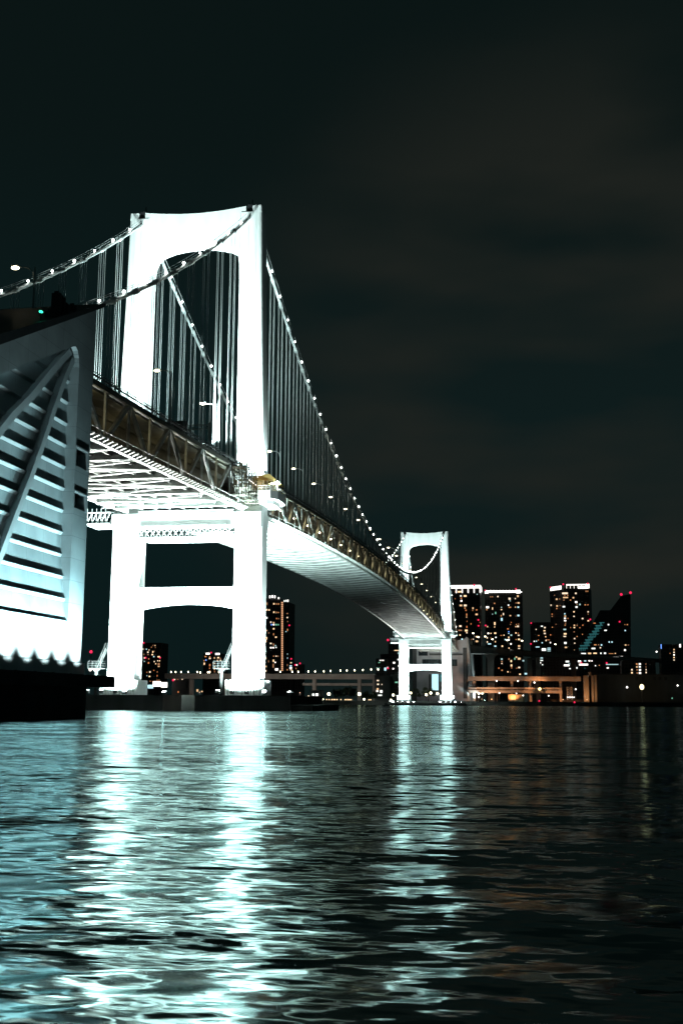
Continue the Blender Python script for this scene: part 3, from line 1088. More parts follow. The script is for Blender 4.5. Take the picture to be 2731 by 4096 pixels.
# narrow end pilaster behind a dark slot
MB().box(14.0, 23.4, -118.5, YE+0.02, 5.0, roof(YE)-0.4).build('end_pilaster', M['conc_plain'], anc)
MB().box(14.0, 14.2, -119.85, -118.55, 5.0, 55.0).build('slot_shade', M['dark'], anc)  # dark sheet at the back of the slot, shade put into its colour
# dark hatches in the right-hand strip
for z0, z1 in ((33.1, 35.6), (27.4, 29.55)):
    h = MB().box(X0+0.004, X0+0.05, -124.2, -120.35, z0, z1).build('hatch', M['dark'], anc)
    fr = MB().box(X1-0.2, X1+0.12, -124.4, -120.15, z1, z1+0.22)
    fr.box(X1-0.2, X1+0.10, -120.5, -120.15, z0, z1)
    fr.build('hatch_frame', M['conc_plain'], h)
# dark eave along the sloped roof, with plant on it
ev = MB()
ev.prism([(YE+0.3, roof(YE)), (YE+0.3, roof(YE)+0.5), (-176, roof(-176)+2.0), (-176, roof(-176))], 'x', -24.2, 24.75)
e_ = ev.build('roof_eave', M['dark'], anc)
for (y, w, h) in ((-131.0, 0.5, 3.0), (-129.6, 0.35, 2.2), (-128.2, 0.6, 1.0), (-132.6, 0.9, 0.7), (-126.0, 0.4, 0.6)):
    pq = MB().box(22.6, 23.8, y-w/2, y+w/2, roof(y)+0.4, roof(y)+0.7+h)
    pq.box(22.9, 23.5, y-w/4, y+w/4, roof(y)+0.7+h, roof(y)+1.0+h)
    pq.build('roof_plant', M['dark'], anc)
# ledge, low screen wall and pile cap
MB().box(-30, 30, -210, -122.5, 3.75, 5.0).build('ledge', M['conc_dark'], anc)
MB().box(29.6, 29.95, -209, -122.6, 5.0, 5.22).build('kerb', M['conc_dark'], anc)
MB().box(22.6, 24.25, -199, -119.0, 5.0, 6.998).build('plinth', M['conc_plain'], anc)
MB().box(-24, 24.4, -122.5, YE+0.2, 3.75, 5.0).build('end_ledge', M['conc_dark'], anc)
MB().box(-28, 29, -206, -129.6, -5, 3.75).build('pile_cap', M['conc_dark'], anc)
for k in range(13):
    y = -121.6-5.05*k
    flood_fixture('floodlight', (27.6, y, 5.3), (23.0, y+0.6, 18),
                  'floodlight in the row on the dark ledge below the anchorage wall', 'floodlights on the anchorage ledge',
                  [(9000, (24, y+0.1, 11.4), 82, 0.6, (0.75, 0.99, 1.0)), (44000, (24, y+0.3, 12.4), 52, 1.0, CY)], small=True)
for (y, z, c, nm, lb) in ((-118.0, 8.6, 'r', 'beacon', 'small red beacon at the foot of the anchorage corner'), (-118.0, 6.2, 'p', 'marker_lamp', 'small white marker lamp below the red beacon at the anchorage corner')):
    o = empty(nm, (24.6, y, z), lb, 'lamp')
    MB().ball((24.7, y, z), 0.22).build('lens', GL[c], o)
    MB().tube([(24.7, y, z-1.6 if c == 'r' else z-1.1), (24.7, y, z-0.2)], 0.07, 6).build('post', M['dark'], o)
gl = at(165, 1247, -137)
o = empty('signal_lamp', tuple(gl), 'small green signal light on the dark roof edge of the anchorage', 'lamp')
MB().ball(tuple(gl), 0.26, 1, 1.4, 0.6).build('lens', glow('signal_green', (0.05, 1.0, 0.55), 2.0), o)
MB().tube([(gl[0], gl[1], gl[2]-1.4), (gl[0], gl[1], gl[2]-0.1)], 0.07, 6).build('post', M['dark'], o)

# ------------------------------------------------------------------ far shore land
lm = MB()
sh_line = [(-900, 900), (-260, 640), (-60, 604), (60, 604), (140, 640), (420, 840), (900, 1100), (2600, 1700)]
lm.prism(sh_line+[(4000, 6000), (-4000, 6000)], 'z', -3, 3.2)
tag(lm.build('quay_land', M['land']), 'dark low quay along the far shore', kind='structure')

# ------------------------------------------------------------------ far anchorage
fa = empty('anchorage', (0, 700, 0), 'distant grey concrete anchorage standing behind the far tower', 'anchorage')
b = MB().prism([(-18.6, 3), (-18.6, 49), (-17.5, 50), (19.3, 53), (22.6, 55.5), (22.6, 3)], 'y', 686.0, 760)
b.build('concrete_body', M['conc_far'], fa)
MB().box(-22.5, -18.6, 690, 750, 3, 52).build('shaded_flank', M['dark'], fa)  # set-back block coloured dark for the shade of the left slot
MB().box(19.4, 22.5, 685.7, 686.0, 5.5, 46.5).build('slot_shade', M['dark'], fa)  # flat dark sheet on the wall in place of a shaded slot
MB().prism([(22.6, 3), (22.6, 55.0), (23.2, 55.0), (27.6, 6.5), (27.6, 3)], 'y', 688, 752).build('buttress', M['conc_plain'], fa)
wn = MB().box(-14.0, 14.6, 685.6, 686.0, 31.6, 37.0).build('window', M['glass'], fa)
m_ = MB()
for x in np.arange(-13, 14, 2.3):
    m_.box(x, x+0.16, 685.45, 685.6, 31.6, 37.0)
m_.build('mullion', M['dark'], wn)
MB().box(-17.0, -9.5, 685.6, 686.0, 40.0, 44.0).build('window', M['glass'], fa)
MB().box(-8.0, 19.0, 684.6, 686.0, 40.3, 41.4).build('service_shelf', M['dark'], fa)
dr = MB().box(-8.6, 6.0, 685.6, 686.0, 9.0, 25.0).build('recess', M['dark'], fa)  # flat dark sheet, the shade of a recess put into its colour
MB().box(-6.2, -0.8, 685.45, 685.6, 12.0, 25.0).build('lit_door', GL['c'], dr)
MB().box(0.2, 5.5, 685.45, 685.6, 19.0, 25.0).build('lit_door', GL['t'], dr)
for (x, y, tg, pw) in ((31.5, 679, (25.5, 688, 16), 26000), (35.0, 716, (27, 716, 26), 50000)):
    flood_fixture('floodlight', (x, y, 4.2), tg, 'floodlight lighting the tapered right flank of the distant anchorage', 'far anchorage floodlights',
                  [(pw, tg, 76, 0.6, WH)])
flood_fixture('floodlight', (6, 640, 4.2), (4, 686, 30), 'floodlight facing the end wall of the distant anchorage', 'far anchorage floodlights',
              [(9000, (4, 686, 28), 90, 0.6, (1.0, 0.93, 0.95))])

# ------------------------------------------------------------------ approach viaduct curving away to the right of the far anchorage
va = empty('approach_viaduct', (60, 720, 0), 'dark elevated road curving right from the distant anchorage on tall pale piers', 'viaduct')
vp = [(1850, 2577, 2612, 700), (1900, 2586, 2614, 716), (1986, 2594, 2616, 740), (2065, 2602, 2620, 770), (2139, 2609, 2624, 800), (2230, 2615, 2628, 850), (2320, 2619, 2630, 910),
      (2420, 2625, 2635, 980), (2540, 2632, 2641, 1070), (2731, 2645, 2653, 1200), (2900, 2655, 2663, 1330)]
rr = []
for (px, yt, yb, Y) in vp:
    a, b = at(px, yt, Y), at(px, yb, Y)
    rr.append([(a[0], Y-0.0, b[2]+0.6), (a[0]+1.5, Y, b[2]), (a[0]+1.5-10, Y+14, b[2]), (a[0]-10, Y+16, b[2]+0.6), (a[0]-10, Y+16, a[2]), (a[0], Y, a[2])])
MB().loft(rr).build('road_girder', M['pier'], va)
rl = MB()
for (p0, p1) in zip(rr[:-1], rr[1:]):
    rl.bar(Vector(p0[5])+Vector((0, 0, 0.5)), Vector(p1[5])+Vector((0, 0, 0.5)), 0.2, 0.9)
rl.build('parapet', M['brown'], va)
# flared column, then two-legged bents


def col_px(x0, x1, ytop, Y, name='pier_column', depth=5):
    a, b = at(x0, ytop, Y), at(x1, ytop, Y)
    MB().loft([ring(a[0], b[0], Y, Y+depth, z, 0.6) for z in (3.2, a[2])]).build(name, M['pier'], va)


a, b = at(1948, 2640, 742), at(1975, 2640, 742)
w = b[0]-a[0]
c0 = (a[0]+b[0])/2
MB().loft([ring(c0-w/2*k, c0+w/2*k, 742, 748, z, 0.6) for z, k in ((3.2, 1), (a[2]-1, 1), (a[2]+1.5, 1.12), (a[2]+3.3, 1.5), (a[2]+4.6, 2.2), (a[2]+5.2, 2.3))]).build('pier_column', M['pier'], va)
col_px(2107, 2126, 2632, 815)
col_px(2140, 2159, 2628, 796)
a, b = at(2126, 2630, 806), at(2140, 2637, 806)
MB().bar((a[0]-1, 809, a[2]-1), (b[0]+1, 809, a[2]-1), 4, 2).build('pier_cap', M['pier'], va)
col_px(2281, 2302, 2636, 905)
# lamp posts along the viaduct
for i, (px, pt, pb, Y) in enumerate([(1893, 2532, 2582, 716), (1914, 2548, 2590, 730), (1941, 2545, 2594, 745), (1970, 2556, 2594, 760), (2030, 2560, 2604, 775), (2089, 2562, 2608, 800), (2222, 2576, 2617, 860), (2142, 2606, 2616, 810)]):
    a, b = at(px, pt, Y), at(px, pb, Y)
    lb = ['first', 'second', 'third', 'fourth', 'fifth', 'sixth', 'seventh', 'eighth'][i]+' lamp post along the curving viaduct, counted from the distant anchorage'
    t = empty('lamp_post', (a[0], Y+4, b[2]-0.5), lb, 'lamp post', 'lamp posts along the viaduct')
    MB().tube([(a[0], Y+4, b[2]-0.5), (a[0], Y+4, a[2])], 0.16, 6).build('pole', M['rope'], t)
    MB().ball((a[0]-0.6, Y+4, a[2]), 0.75, 1.2, 0.8, 0.6).build('lamp_head', M['road_lamp'], t)

# lower double-deck road, lit orange by the quay lamps
lr = empty('double_deck_road', (70, 660, 0), 'orange-lit double deck road on short columns behind the quay right of the far tower', 'viaduct')


def beam_px(o, name, mat, x0, x1, y0, y1, Y, depth=12):
    a, b = at(x0, y0, Y), at(x1, y1, Y)
    return MB().box(a[0], b[0], Y, Y+depth, b[2], a[2]).build(name, mat, o)


beam_px(lr, 'road_girder', M['pier'], 1872, 2322, 2705, 2724, 680)
beam_px(lr, 'road_girder', M['pier'], 1872, 2246, 2749, 2758, 680)
beam_px(lr, 'road_girder', M['pier'], 1872, 2246, 2760, 2773, 681)
for px in (1890, 2040, 2115, 2235):
    a, b = at(px, 2724, 686), at(px+10, 2724, 686)
    MB().box(a[0], b[0], 684, 688, 3.2, a[2]).build('pier_column', M['pier'], lr)
eb = MB()
for x0, x1, y0 in ((2332, 2372, 2702), (2352, 2362, 2688), (2375, 2384, 2700)):
    a, b = at(x0, y0, 680), at(x1, y0, 680)
    eb.box(a[0], b[0], 680, 690, 3.2, a[2])
eb.build('end_tower', M['pier'], lr)
# elevated road on the left, behind the near tower's legs
er = empty('elevated_road', (-100, 700, 0), 'long grey elevated road crossing behind the legs of the near tower', 'viaduct')
beam_px(er, 'road_girder', M['pier'], 660, 1498, 2694, 2717, 740)
beam_px(er, 'road_girder', M['pier'], 1560, 1640, 2698, 2719, 742)
beam_px(er, 'lower_girder', M['pier'], 1210, 1490, 2732, 2743, 745)
for px in (760, 900, 1065, 1250, 1430, 1490):
    a, b = at(px, 2717, 745), at(px+14, 2717, 745)
    MB().box(a[0], b[0], 744, 748, 3.2, a[2]).build('pier_column', M['pier'], er)
first = None
for i, (px, py) in enumerate([(685, 2688), (703, 2688), (725, 2688), (753, 2688), (790, 2688), (802, 2690), (832, 2689), (839, 2689), (876, 2688), (884, 2689), (1052, 2685), (1121, 2687), (1169, 2687), (1193, 2687), (1233, 2686), (1260, 2686), (1295, 2685), (1322, 2684), (1361, 2682), (1387, 2682), (1418, 2681), (1451, 2680), (1484, 2678), (1512, 2678)]):
    p = at(px, py, 746)
    q = at(px, 2696, 746)
    lb = 'white lamp on the elevated road seen between the legs of the near tower' if i < 10 else 'white lamp in the row on the elevated road between the two bridge towers'
    if first is None:
        first = empty('road_lamp', tuple(p), lb, 'lamp post', 'lamps along the elevated road')
        MB().ball(tuple(p), 0.62, 0.8, 0.8, 1.3).build('lamp_head', M['road_lamp'], first)
        MB().tube([(p[0], p[1], q[2]-0.5), (p[0], p[1], p[2])], 0.15, 5).build('pole', M['rope'], first)
        t = first
    else:
        t = copy_tree(first)
        t.location = tuple(p)
        t['label'] = lb
        if i >= 10:
            t['group'] = 'lamps along the elevated road between the towers'

# ------------------------------------------------------------------ buildings


def tower_block(name, label, x0, x1, ytop, Y, mat, depth=40, cat='building', skew=0):
    """a box-shaped block whose street face spans photo columns x0..x1 and whose roof reaches row ytop"""
    a, b = at(x0, ytop, Y), at(x1, ytop, Y)
    z = (a[2]+b[2])/2
    o = empty(name, ((a[0]+b[0])/2, Y, 3.2), label, cat)
    MB().prism([(a[0], Y), (b[0], Y), (b[0]+skew, Y+depth), (a[0]+skew, Y+depth)], 'z', 3.2, z).build('facade', mat, o)
    return o, z


def windows(o, Y, ox, oy, sc, spec, proud=0.25, lim=100):
    """spec: 'cx,cy,w,h,c' groups in the pixels of an enlarged crop whose origin is (ox, oy) and whose scale is sc"""
    ws = []
    for q in spec.split():
        cx, cy, w, h, c = q.split(',')
        cx, cy, w, h = float(cx), float(cy), float(w)*0.68, float(h)*0.64
        ws.append((ox+(cx-w/2)/sc, ox+(cx+w/2)/sc, oy+(cy-h/2)/sc, oy+(cy+h/2)/sc, c))
    for (x0, x1, y0, y1, c) in ws[:lim]:
        a, b = at(x0, y0, Y), at(x1, y1, Y)
        nm = 'beacon' if c == 'r' else 'window'
        if c == 'r':
            MB().ball(((a[0]+b[0])/2, Y-1.0, (a[2]+b[2])/2), 1.05).build(nm, GL[c], o)
        else:
            MB().box(a[0], b[0], Y-proud, Y+0.2, b[2], a[2]).build(nm, random.choice(VAR.get(c, [GL[c]])), o)


# the two pale-crowned towers right of the far bridge tower
YA = 1250
o, z = tower_block('apartment_tower', 'dark residential tower with a white-lit roof frame, directly right of the far bridge tower', 1795, 1919, 2352, YA, M['fac_a'], 34)
windows(o, YA, 1780, 2280, 4.48, "255,390,90,40,w 180,390,20,30,o 278,465,40,35,p 355,465,75,45,w 285,505,45,30,o 288,553,45,45,p 175,515,18,25,o 278,635,65,45,w 357,635,75,50,w 352,682,40,30,o 370,722,40,30,o 495,685,35,50,w 560,715,40,30,o 560,795,60,45,w 382,800,30,60,o 380,845,28,25,w 490,725,18,25,o 388,920,15,30,o 460,965,20,40,o 270,1005,60,45,w 265,1080,95,35,o 385,1020,25,60,o 375,1085,70,50,w 385,1125,35,30,w 265,1165,35,35,w 570,1195,75,35,w 565,1278,65,45,w 500,1240,25,25,w 465,1245,15,25,o 620,940,15,25,o 570,435,25,25,c 592,895,30,40,r 595,1000,22,35,r 555,1405,20,25,c 560,1440,16,18,o 540,1500,20,20,o 300,1240,40,40,c 300,1480,30,30,w 260,1420,26,40,c")
cr_ = MB()
a, b = at(1800, 2345, YA), at(1919, 2356, YA)
cr_.box(a[0], b[0], YA-0.6, YA+0.2, a[2]-3.0, a[2]+1.2)
cr_.box(b[0]-0.4, b[0]+0.6, YA, YA+34, a[2]-5.0, a[2]+1.2)
for k in range(6):
    x = a[0]+(b[0]-a[0])*k/5.0
    cr_.box(x-0.7, x+0.7, YA-0.8, YA-0.3, a[2]-9, a[2]-3.0)
cr_.build('roof_frame', GL['p'], o)
MB().ball((at(1895, 2341, YA)[0], YA, at(1895, 2341, YA)[2]), 1.5).build('beacon', GL['r'], o)

YB = 1300
o, z = tower_block('apartment_tower', 'dark residential tower whose roof edge carries a beaded row of white lights', 1938, 2086, 2372, YB, M['fac_b'], 40)
windows(o, YB, 1780, 2280, 4.48, "810,480,30,30,o 845,480,20,25,o 940,475,35,35,w 1150,515,55,55,w 1160,553,30,20,c 1298,468,45,50,w 1252,512,25,30,w 1310,590,55,40,w 1265,590,30,25,o 880,598,35,30,o 755,668,75,50,p 742,712,35,25,o 845,690,22,65,w 1005,670,25,30,c 1005,710,35,25,w 1130,630,35,40,p 1155,668,65,30,o 1255,665,25,30,w 1305,665,45,40,c 900,770,30,60,g 845,790,20,25,c 1040,790,30,60,w 1000,820,25,40,o 1010,885,45,80,c 1163,818,40,30,w 1308,815,55,45,c 1262,825,18,20,o 885,960,40,80,w 883,1022,30,30,w 1180,940,15,30,o 1165,975,25,25,o 1270,975,20,25,o 1300,1010,50,45,w 1262,1015,30,30,w 1310,970,30,25,o 755,1015,30,35,w 1120,1055,45,30,o 1135,1105,30,25,b 1135,1137,28,22,c 768,1135,40,40,p 815,1135,25,30,w 893,1132,55,40,w 1263,1128,30,35,w 1305,1130,25,25,o 1180,1168,45,40,c 1313,1170,45,30,w 1050,1168,25,30,w 1000,1172,40,18,o 750,1215,28,45,w 817,1215,25,30,o 905,1207,35,35,p 1135,1205,30,35,w 1135,1250,40,45,p 1318,1243,55,40,w 1265,1245,22,25,o 1075,1247,35,35,c 752,1290,28,45,w 790,1325,85,28,c 895,1285,30,40,w 1175,1325,35,40,p 895,1365,55,35,c 1020,1365,40,40,w 1010,1410,30,25,o 1140,1400,28,30,w 1320,1362,55,45,w 1320,1405,55,25,w 1180,1438,55,25,p")
windows(o, YB, 1820, 2520, 3.136, "582,365,30,30,c 583,395,28,25,o 583,420,24,18,w 672,365,22,35,o 700,390,26,40,w 703,445,30,40,w 705,475,22,16,o 765,340,28,25,w 800,360,50,40,w 852,385,32,28,c 745,360,20,40,g 545,478,22,22,o 585,505,28,22,o 800,470,35,28,w 770,478,14,20,o 658,525,22,22,w 690,528,14,12,o 810,555,32,25,w 883,548,45,30,c 298,458,24,24,c 328,460,18,22,o 300,522,22,30,c")
bd = MB()
for k in range(11):
    p = at(1948+k*12.6, 2366, YB)
    bd.ball((p[0], YB-0.6, p[2]), 1.9, 1.15, 0.4, 0.9)
a, b = at(1938, 2369, YB), at(2086, 2371, YB)
bd.box(a[0], b[0], YB-0.5, YB+0.3, a[2]-0.7, a[2]+0.3)
a, b = at(1938, 2362, YB), at(1952, 2374, YB)
bd.box(a[0], b[0], YB-0.9, YB-0.52, b[2], a[2])
a, b = at(2063, 2360, YB), at(2080, 2373, YB)
bd.box(a[0], b[0], YB-0.9, YB-0.52, b[2], a[2])
bd.build('roof_lights', GL['h'], o)
for px, py in ((1940, 2362), (2062, 2356), (1941, 2502)):
    p = at(px, py, YB)
    MB().ball((p[0], YB-1, p[2]), 1.15).build('beacon', GL['r'], o)

YM = 1350
o, z = tower_block('office_block', 'lower dark block with bright cool-white floors near its foot, between two tall towers', 2119, 2204, 2489, YM, M['fac_a'], 36)
windows(o, YM, 2090, 2280, 3.409, "258,766,40,22,p 180,810,18,22,w 298,785,35,28,w 293,828,38,22,w 298,865,40,25,w 215,893,30,14,o 310,910,25,22,w 315,960,20,30,w 345,953,55,12,o 210,955,18,20,o 155,972,25,25,p 185,970,18,25,c 262,992,22,22,c 375,990,25,25,p 375,885,18,22,o 285,1085,85,55,p 355,1065,65,14,c 355,1085,65,14,c 355,1105,65,14,c 200,1050,75,18,c 270,1122,50,10,c 265,1212,90,16,c 265,1235,90,16,p 340,1243,110,18,w 235,1265,30,30,p 270,1292,35,20,p 112,724,30,40,r 108,1008,26,36,r 280,1410,14,24,g 315,1410,14,24,g 255,1195,50,10,c")

YT = 1280
o, z = tower_block('apartment_tower', 'tallest dark tower of the skyline, bright cornered roof with three red beacons', 2254, 2355, 2352, YT, M['fac_b'], 36, skew=4)
a, b, c = at(2197, 2362, YT+26), at(2254, 2352, YT), at(2254, 2352, YT)
MB().prism([(a[0], YT+26), (b[0]-0.02, YT), (b[0]-0.02, YT+34), (a[0]+10, YT+46)], 'z', 3.2, z-2.0).build('facade', M['fac_a'], o)
T3 = "572,318,115,35,w 720,318,32,32,w 580,375,100,25,w 570,345,20,20,o 610,345,20,20,o 558,410,30,20,o 648,410,25,20,o 687,378,32,30,w 725,438,45,35,p 735,470,20,20,o 730,505,42,35,p 775,470,30,30,c 848,475,28,22,o 885,475,20,22,o 570,597,25,25,c 575,628,38,22,w 572,660,35,30,p 575,692,42,22,p 613,660,15,25,o 580,725,25,18,o 575,752,28,18,o 695,570,28,25,w 695,632,28,22,w 812,662,32,28,w 888,570,25,25,w 888,602,15,20,o 890,692,30,25,w 700,755,28,30,w 700,785,30,22,w 737,755,18,28,o 775,787,18,18,o 815,752,25,22,o 650,785,10,20,o 570,810,55,28,c 697,843,22,20,o 575,870,55,30,w 570,905,55,22,w 810,877,15,20,o 737,907,20,20,o 703,935,28,25,w 578,995,50,42,p 705,998,25,20,w 585,1055,45,28,w 700,1090,10,10,w 860,290,26,28,o 883,290,14,26,o 557,500,50,30,p"
windows(o, YT, 2090, 2280, 3.409, T3, 0.35)
for q in "460,398,35,30,w 500,395,10,20,o 382,480,18,30,w 465,490,30,30,w 460,525,18,25,o 505,485,12,20,o 397,602,22,20,o 397,632,22,20,o 450,740,12,20,o 378,885,18,20,o 400,780,20,18,o 430,345,14,16,o".split():
    cx, cy, w, h, c = q.split(',')
    px = 2090+float(cx)/3.409
    t = (px-2197)/(2254-2197)
    Y = YT+26*(1-t)-0.6
    windows(o, Y, 2090, 2280, 3.409, q, 0.5)
cr_ = MB()
a, b = at(2264, 2337, YT), at(2355, 2353, YT)
cr_.box(a[0], b[0], YT-0.5, YT+0.2, a[2]-1.6, a[2])
cr_.box(b[0]-4, b[0], YT-0.7, YT+0.1, b[2]+0.5, a[2]+0.4)
a2, b2 = at(2310, 2346, YT), at(2352, 2354, YT)
cr_.box(a2[0], b2[0], YT-0.6, YT-0.1, b2[2], a2[2])
for k in range(7):
    x = a[0]+(b[0]-a[0])*k/6
    cr_.box(x-0.25, x+0.25, YT-0.3, YT+0.3, b[2], a[2])
a, b = at(2199, 2356, YT+25), at(2242, 2342, YT+6)
cr_.prism([(a[0], YT+25), (b[0], YT+5.4), (b[0]+0.5, YT+6), (a[0]+0.5, YT+25.6)], 'z', a[2]-2.5, b[2]-0.2)
cr_.build('roof_frame', GL['p'], o)
for px, py, dy in ((2200, 2350, 24), (2251, 2337, 0), (2349, 2335, 0), (2359, 2478, -2)):
    p = at(px, py, YT+dy)
    MB().ball((p[0], YT+dy-1, p[2]), 1.15).build('beacon', GL['r'], o)

# office building with the slanted top and glazed atrium
YW = 1220
q = [(2316, 2760), (2316, 2591), (2398, 2441), (2439, 2441), (2483, 2383), (2520, 2376), (2522, 2760)]
P = [at(x, y, YW) for x, y in q]
o = empty('office_building', (P[3][0], YW, 3.2), 'black wedge-shaped office building with a slanted teal glass atrium, at the right of the skyline', 'building')
MB().prism([(p[0], max(3.2, p[2])) for p in P], 'y', YW, YW+45).build('facade', M['fac_c'], o)
windows(o, YW, 2090, 2280, 3.409, "1165,745,30,28,p 1125,823,50,25,p 975,725,45,18,o 1388,745,14,16,o 1422,745,24,22,o 1393,825,28,25,c 1175,982,25,28,c 1213,982,25,28,c 1398,1023,30,28,w 1435,1023,25,15,o 1390,1092,35,35,p 985,1020,50,22,o 1030,1020,18,25,o 1070,1022,28,30,c 960,1070,75,30,p 1055,1060,25,25,w 825,1140,95,28,p 908,1137,65,32,w 983,1135,70,25,w 1062,1135,25,32,p 1118,1135,42,32,p 1200,1140,90,10,o 1258,1137,25,20,w 1300,1185,180,30,p 1050,1182,190,14,c 1316,706,16,24,r")
at_ = MB()
for i, (xa, xb) in enumerate([(1040, 1110), (985, 1090), (970, 1070), (940, 1040), (900, 1030), (880, 990), (845, 950), (830, 935), (775, 910), (760, 885)]):
    yy = 718+39*i
    a, b = at(2090+xa/3.409, 2280+(yy-5)/3.409, YW), at(2090+xb/3.409, 2280+(yy+5)/3.409, YW)
    at_.box(a[0], b[0], YW-0.6, YW-0.2, b[2], a[2])
    a, b = at(2090+(xa+15)/3.409, 2280+(yy-2)/3.409, YW), at(2090+(xb-40)/3.409, 2280+(yy+32)/3.409, YW)
    for k in range(4):
        x = a[0]+(b[0]-a[0])*k/3
        at_.box(x-0.35, x+0.35, YW-0.5, YW-0.25, b[2], a[2])
at_.build('atrium', GL['t'], o)
for px, py in ((2483, 2379), (2520, 2372)):
    p = at(px, py, YW)
    MB().ball((p[0], YW+1, p[2]+0.5), 1.7).build('beacon', GL['r'], o)
# podium in front
YP = 1120
o, z = tower_block('podium_building', 'low dark podium with broken strips of cool white light below the wedge-shaped office', 2170, 2500, 2628, YP, M['fac_a'], 30)
windows(o, YP, 2090, 2280, 3.409, "605,1248,70,35,p 595,1300,110,35,p 640,1345,35,25,p 770,1245,60,35,p 825,1290,180,35,p 735,1335,25,35,p 848,1240,40,22,c 905,1238,35,25,p 940,1240,22,22,p 1215,1288,250,18,c 1155,1335,40,25,p 988,1305,22,24,p 1040,1300,18,20,o 630,1280,40,16,c 845,1340,30,12,t 1140,1268,26,30,r 795,1265,18,26,r")

YR = 1100
o, z = tower_block('office_block', 'dark block at the right edge with a vertical row of five white windows', 2641, 2760, 2577, YR, M['fac_b'], 30)
windows(o, YR, 2300, 2520, 3.638, "1432,285,28,28,w 1432,325,28,28,w 1432,362,30,28,p 1432,400,28,26,w 1432,437,28,22,w 1520,228,32,70,h 1375,340,20,14,o")
a, b = at(2640, 2577, YR), at(2644, 2595, YR)
MB().box(a[0], b[0], YR-0.6, YR-0.1, b[2], a[2]).build('lit_fin', GL['b'], o)
YQ = 1000
o, z = tower_block('apartment_block', 'low block with three columns of warm lit windows behind the grey warehouse', 2484, 2619, 2642, YQ, M['fac_b'], 25)
windows(o, YQ, 2300, 2520, 3.638, "935,495,42,36,p 935,535,42,34,p 937,580,42,34,p 937,625,45,40,p 890,495,36,30,o 892,538,34,30,w 895,580,26,18,o 900,625,40,26,o 820,578,32,34,w 820,622,36,34,w 1022,495,18,22,o 1024,537,16,22,o 1026,578,20,28,w 1027,618,24,32,w 910,510,10,20,o")
o, z = tower_block('warehouse', 'long low grey warehouse along the quay at the right', 2384, 2800, 2698, 900, M['shed'], 40, 'warehouse')
a = at(2384, 2698, 900)
b = at(2800, 2698, 900)
MB().box(a[0]-0.5, b[0], 899.2, 900, z-0.3, z+0.6).build('roof_edge', M['dark'], o)
v = MB()
for px in (2545, 2570, 2615, 2637, 2660):
    p = at(px, 2714, 900)
    v.box(p[0]-1.4, p[0]+1.4, 899.7, 900.1, p[2]-1.6, p[2]+1.6)
v.build('vent', M['dark'], o)

# left-hand and middle background
YC = 1150
o, z = tower_block('apartment_tower', 'tall slim tower just right of the near bridge leg with a vertical amber light strip', 1030, 1157, 2410, YC, M['fac_a'], 34)
a, b = at(1036, 2395, YC), at(1121, 2410, YC)
MB().box(a[0], b[0], YC+2, YC+30, z-0.01, a[2]).build('roof_storey', M['fac_a'], o)
windows(o, YC, 840, 2300, 3.733, "815,430,45,60,w 850,430,28,60,o 955,430,28,35,w 995,432,28,35,o 1025,432,20,30,o 850,520,28,35,w 885,522,25,32,w 812,520,20,30,c 812,580,35,35,p 955,555,25,35,w 992,558,25,35,o 1022,560,18,25,o 812,635,35,55,o 848,640,30,40,p 995,650,20,30,o 1025,652,16,25,o 908,705,25,35,w 952,710,30,25,w 918,742,22,30,b 952,740,30,35,p 990,742,28,35,g 1022,742,18,30,g 952,803,30,35,w 812,828,32,35,p 848,828,20,28,w 878,865,22,25,o 950,885,15,50,o 985,928,35,30,w 845,945,22,60,w 805,985,32,32,o 842,990,25,25,o 908,1022,35,30,w 950,1040,20,60,o 978,1055,25,30,c 812,1050,25,25,o 910,1085,35,30,p 948,1085,30,30,p 988,1082,22,25,p 838,1145,14,30,c 802,1180,25,22,o 950,1212,20,20,o 988,1212,26,24,w 1018,1212,16,28,o 840,1242,18,25,o 875,1290,14,50,o 948,1280,28,50,w 975,1305,22,28,p 945,1355,25,90,o 838,1365,30,35,w 995,1410,65,50,p 802,1435,32,50,w 840,1430,25,45,o 1155,575,28,22,o 1155,635,28,28,w 1160,695,16,22,o 1158,820,18,50,o 1135,845,14,20,c 1157,1180,14,25,c 1157,1240,14,22,c 1155,1345,12,45,o 1155,1415,20,30,o 895,325,22,60,h 932,322,22,60,h 968,325,22,60,h 1025,345,28,40,p 1110,388,22,40,p 1138,385,22,45,p 1163,385,24,50,p 800,325,25,40,r 790,705,18,30,r 1187,752,14,28,r")
st = MB()
for k in range(37):
    a, b = at(1125.5, 2408+k*7.5, YC), at(1132.0, 2413+k*7.5, YC)
    st.box(a[0], b[0], YC-0.35, YC+0.1, b[2], a[2])
st.build('light_strip', glow('strip_amber', (1.0, 0.50, 0.26), 0.95), o)

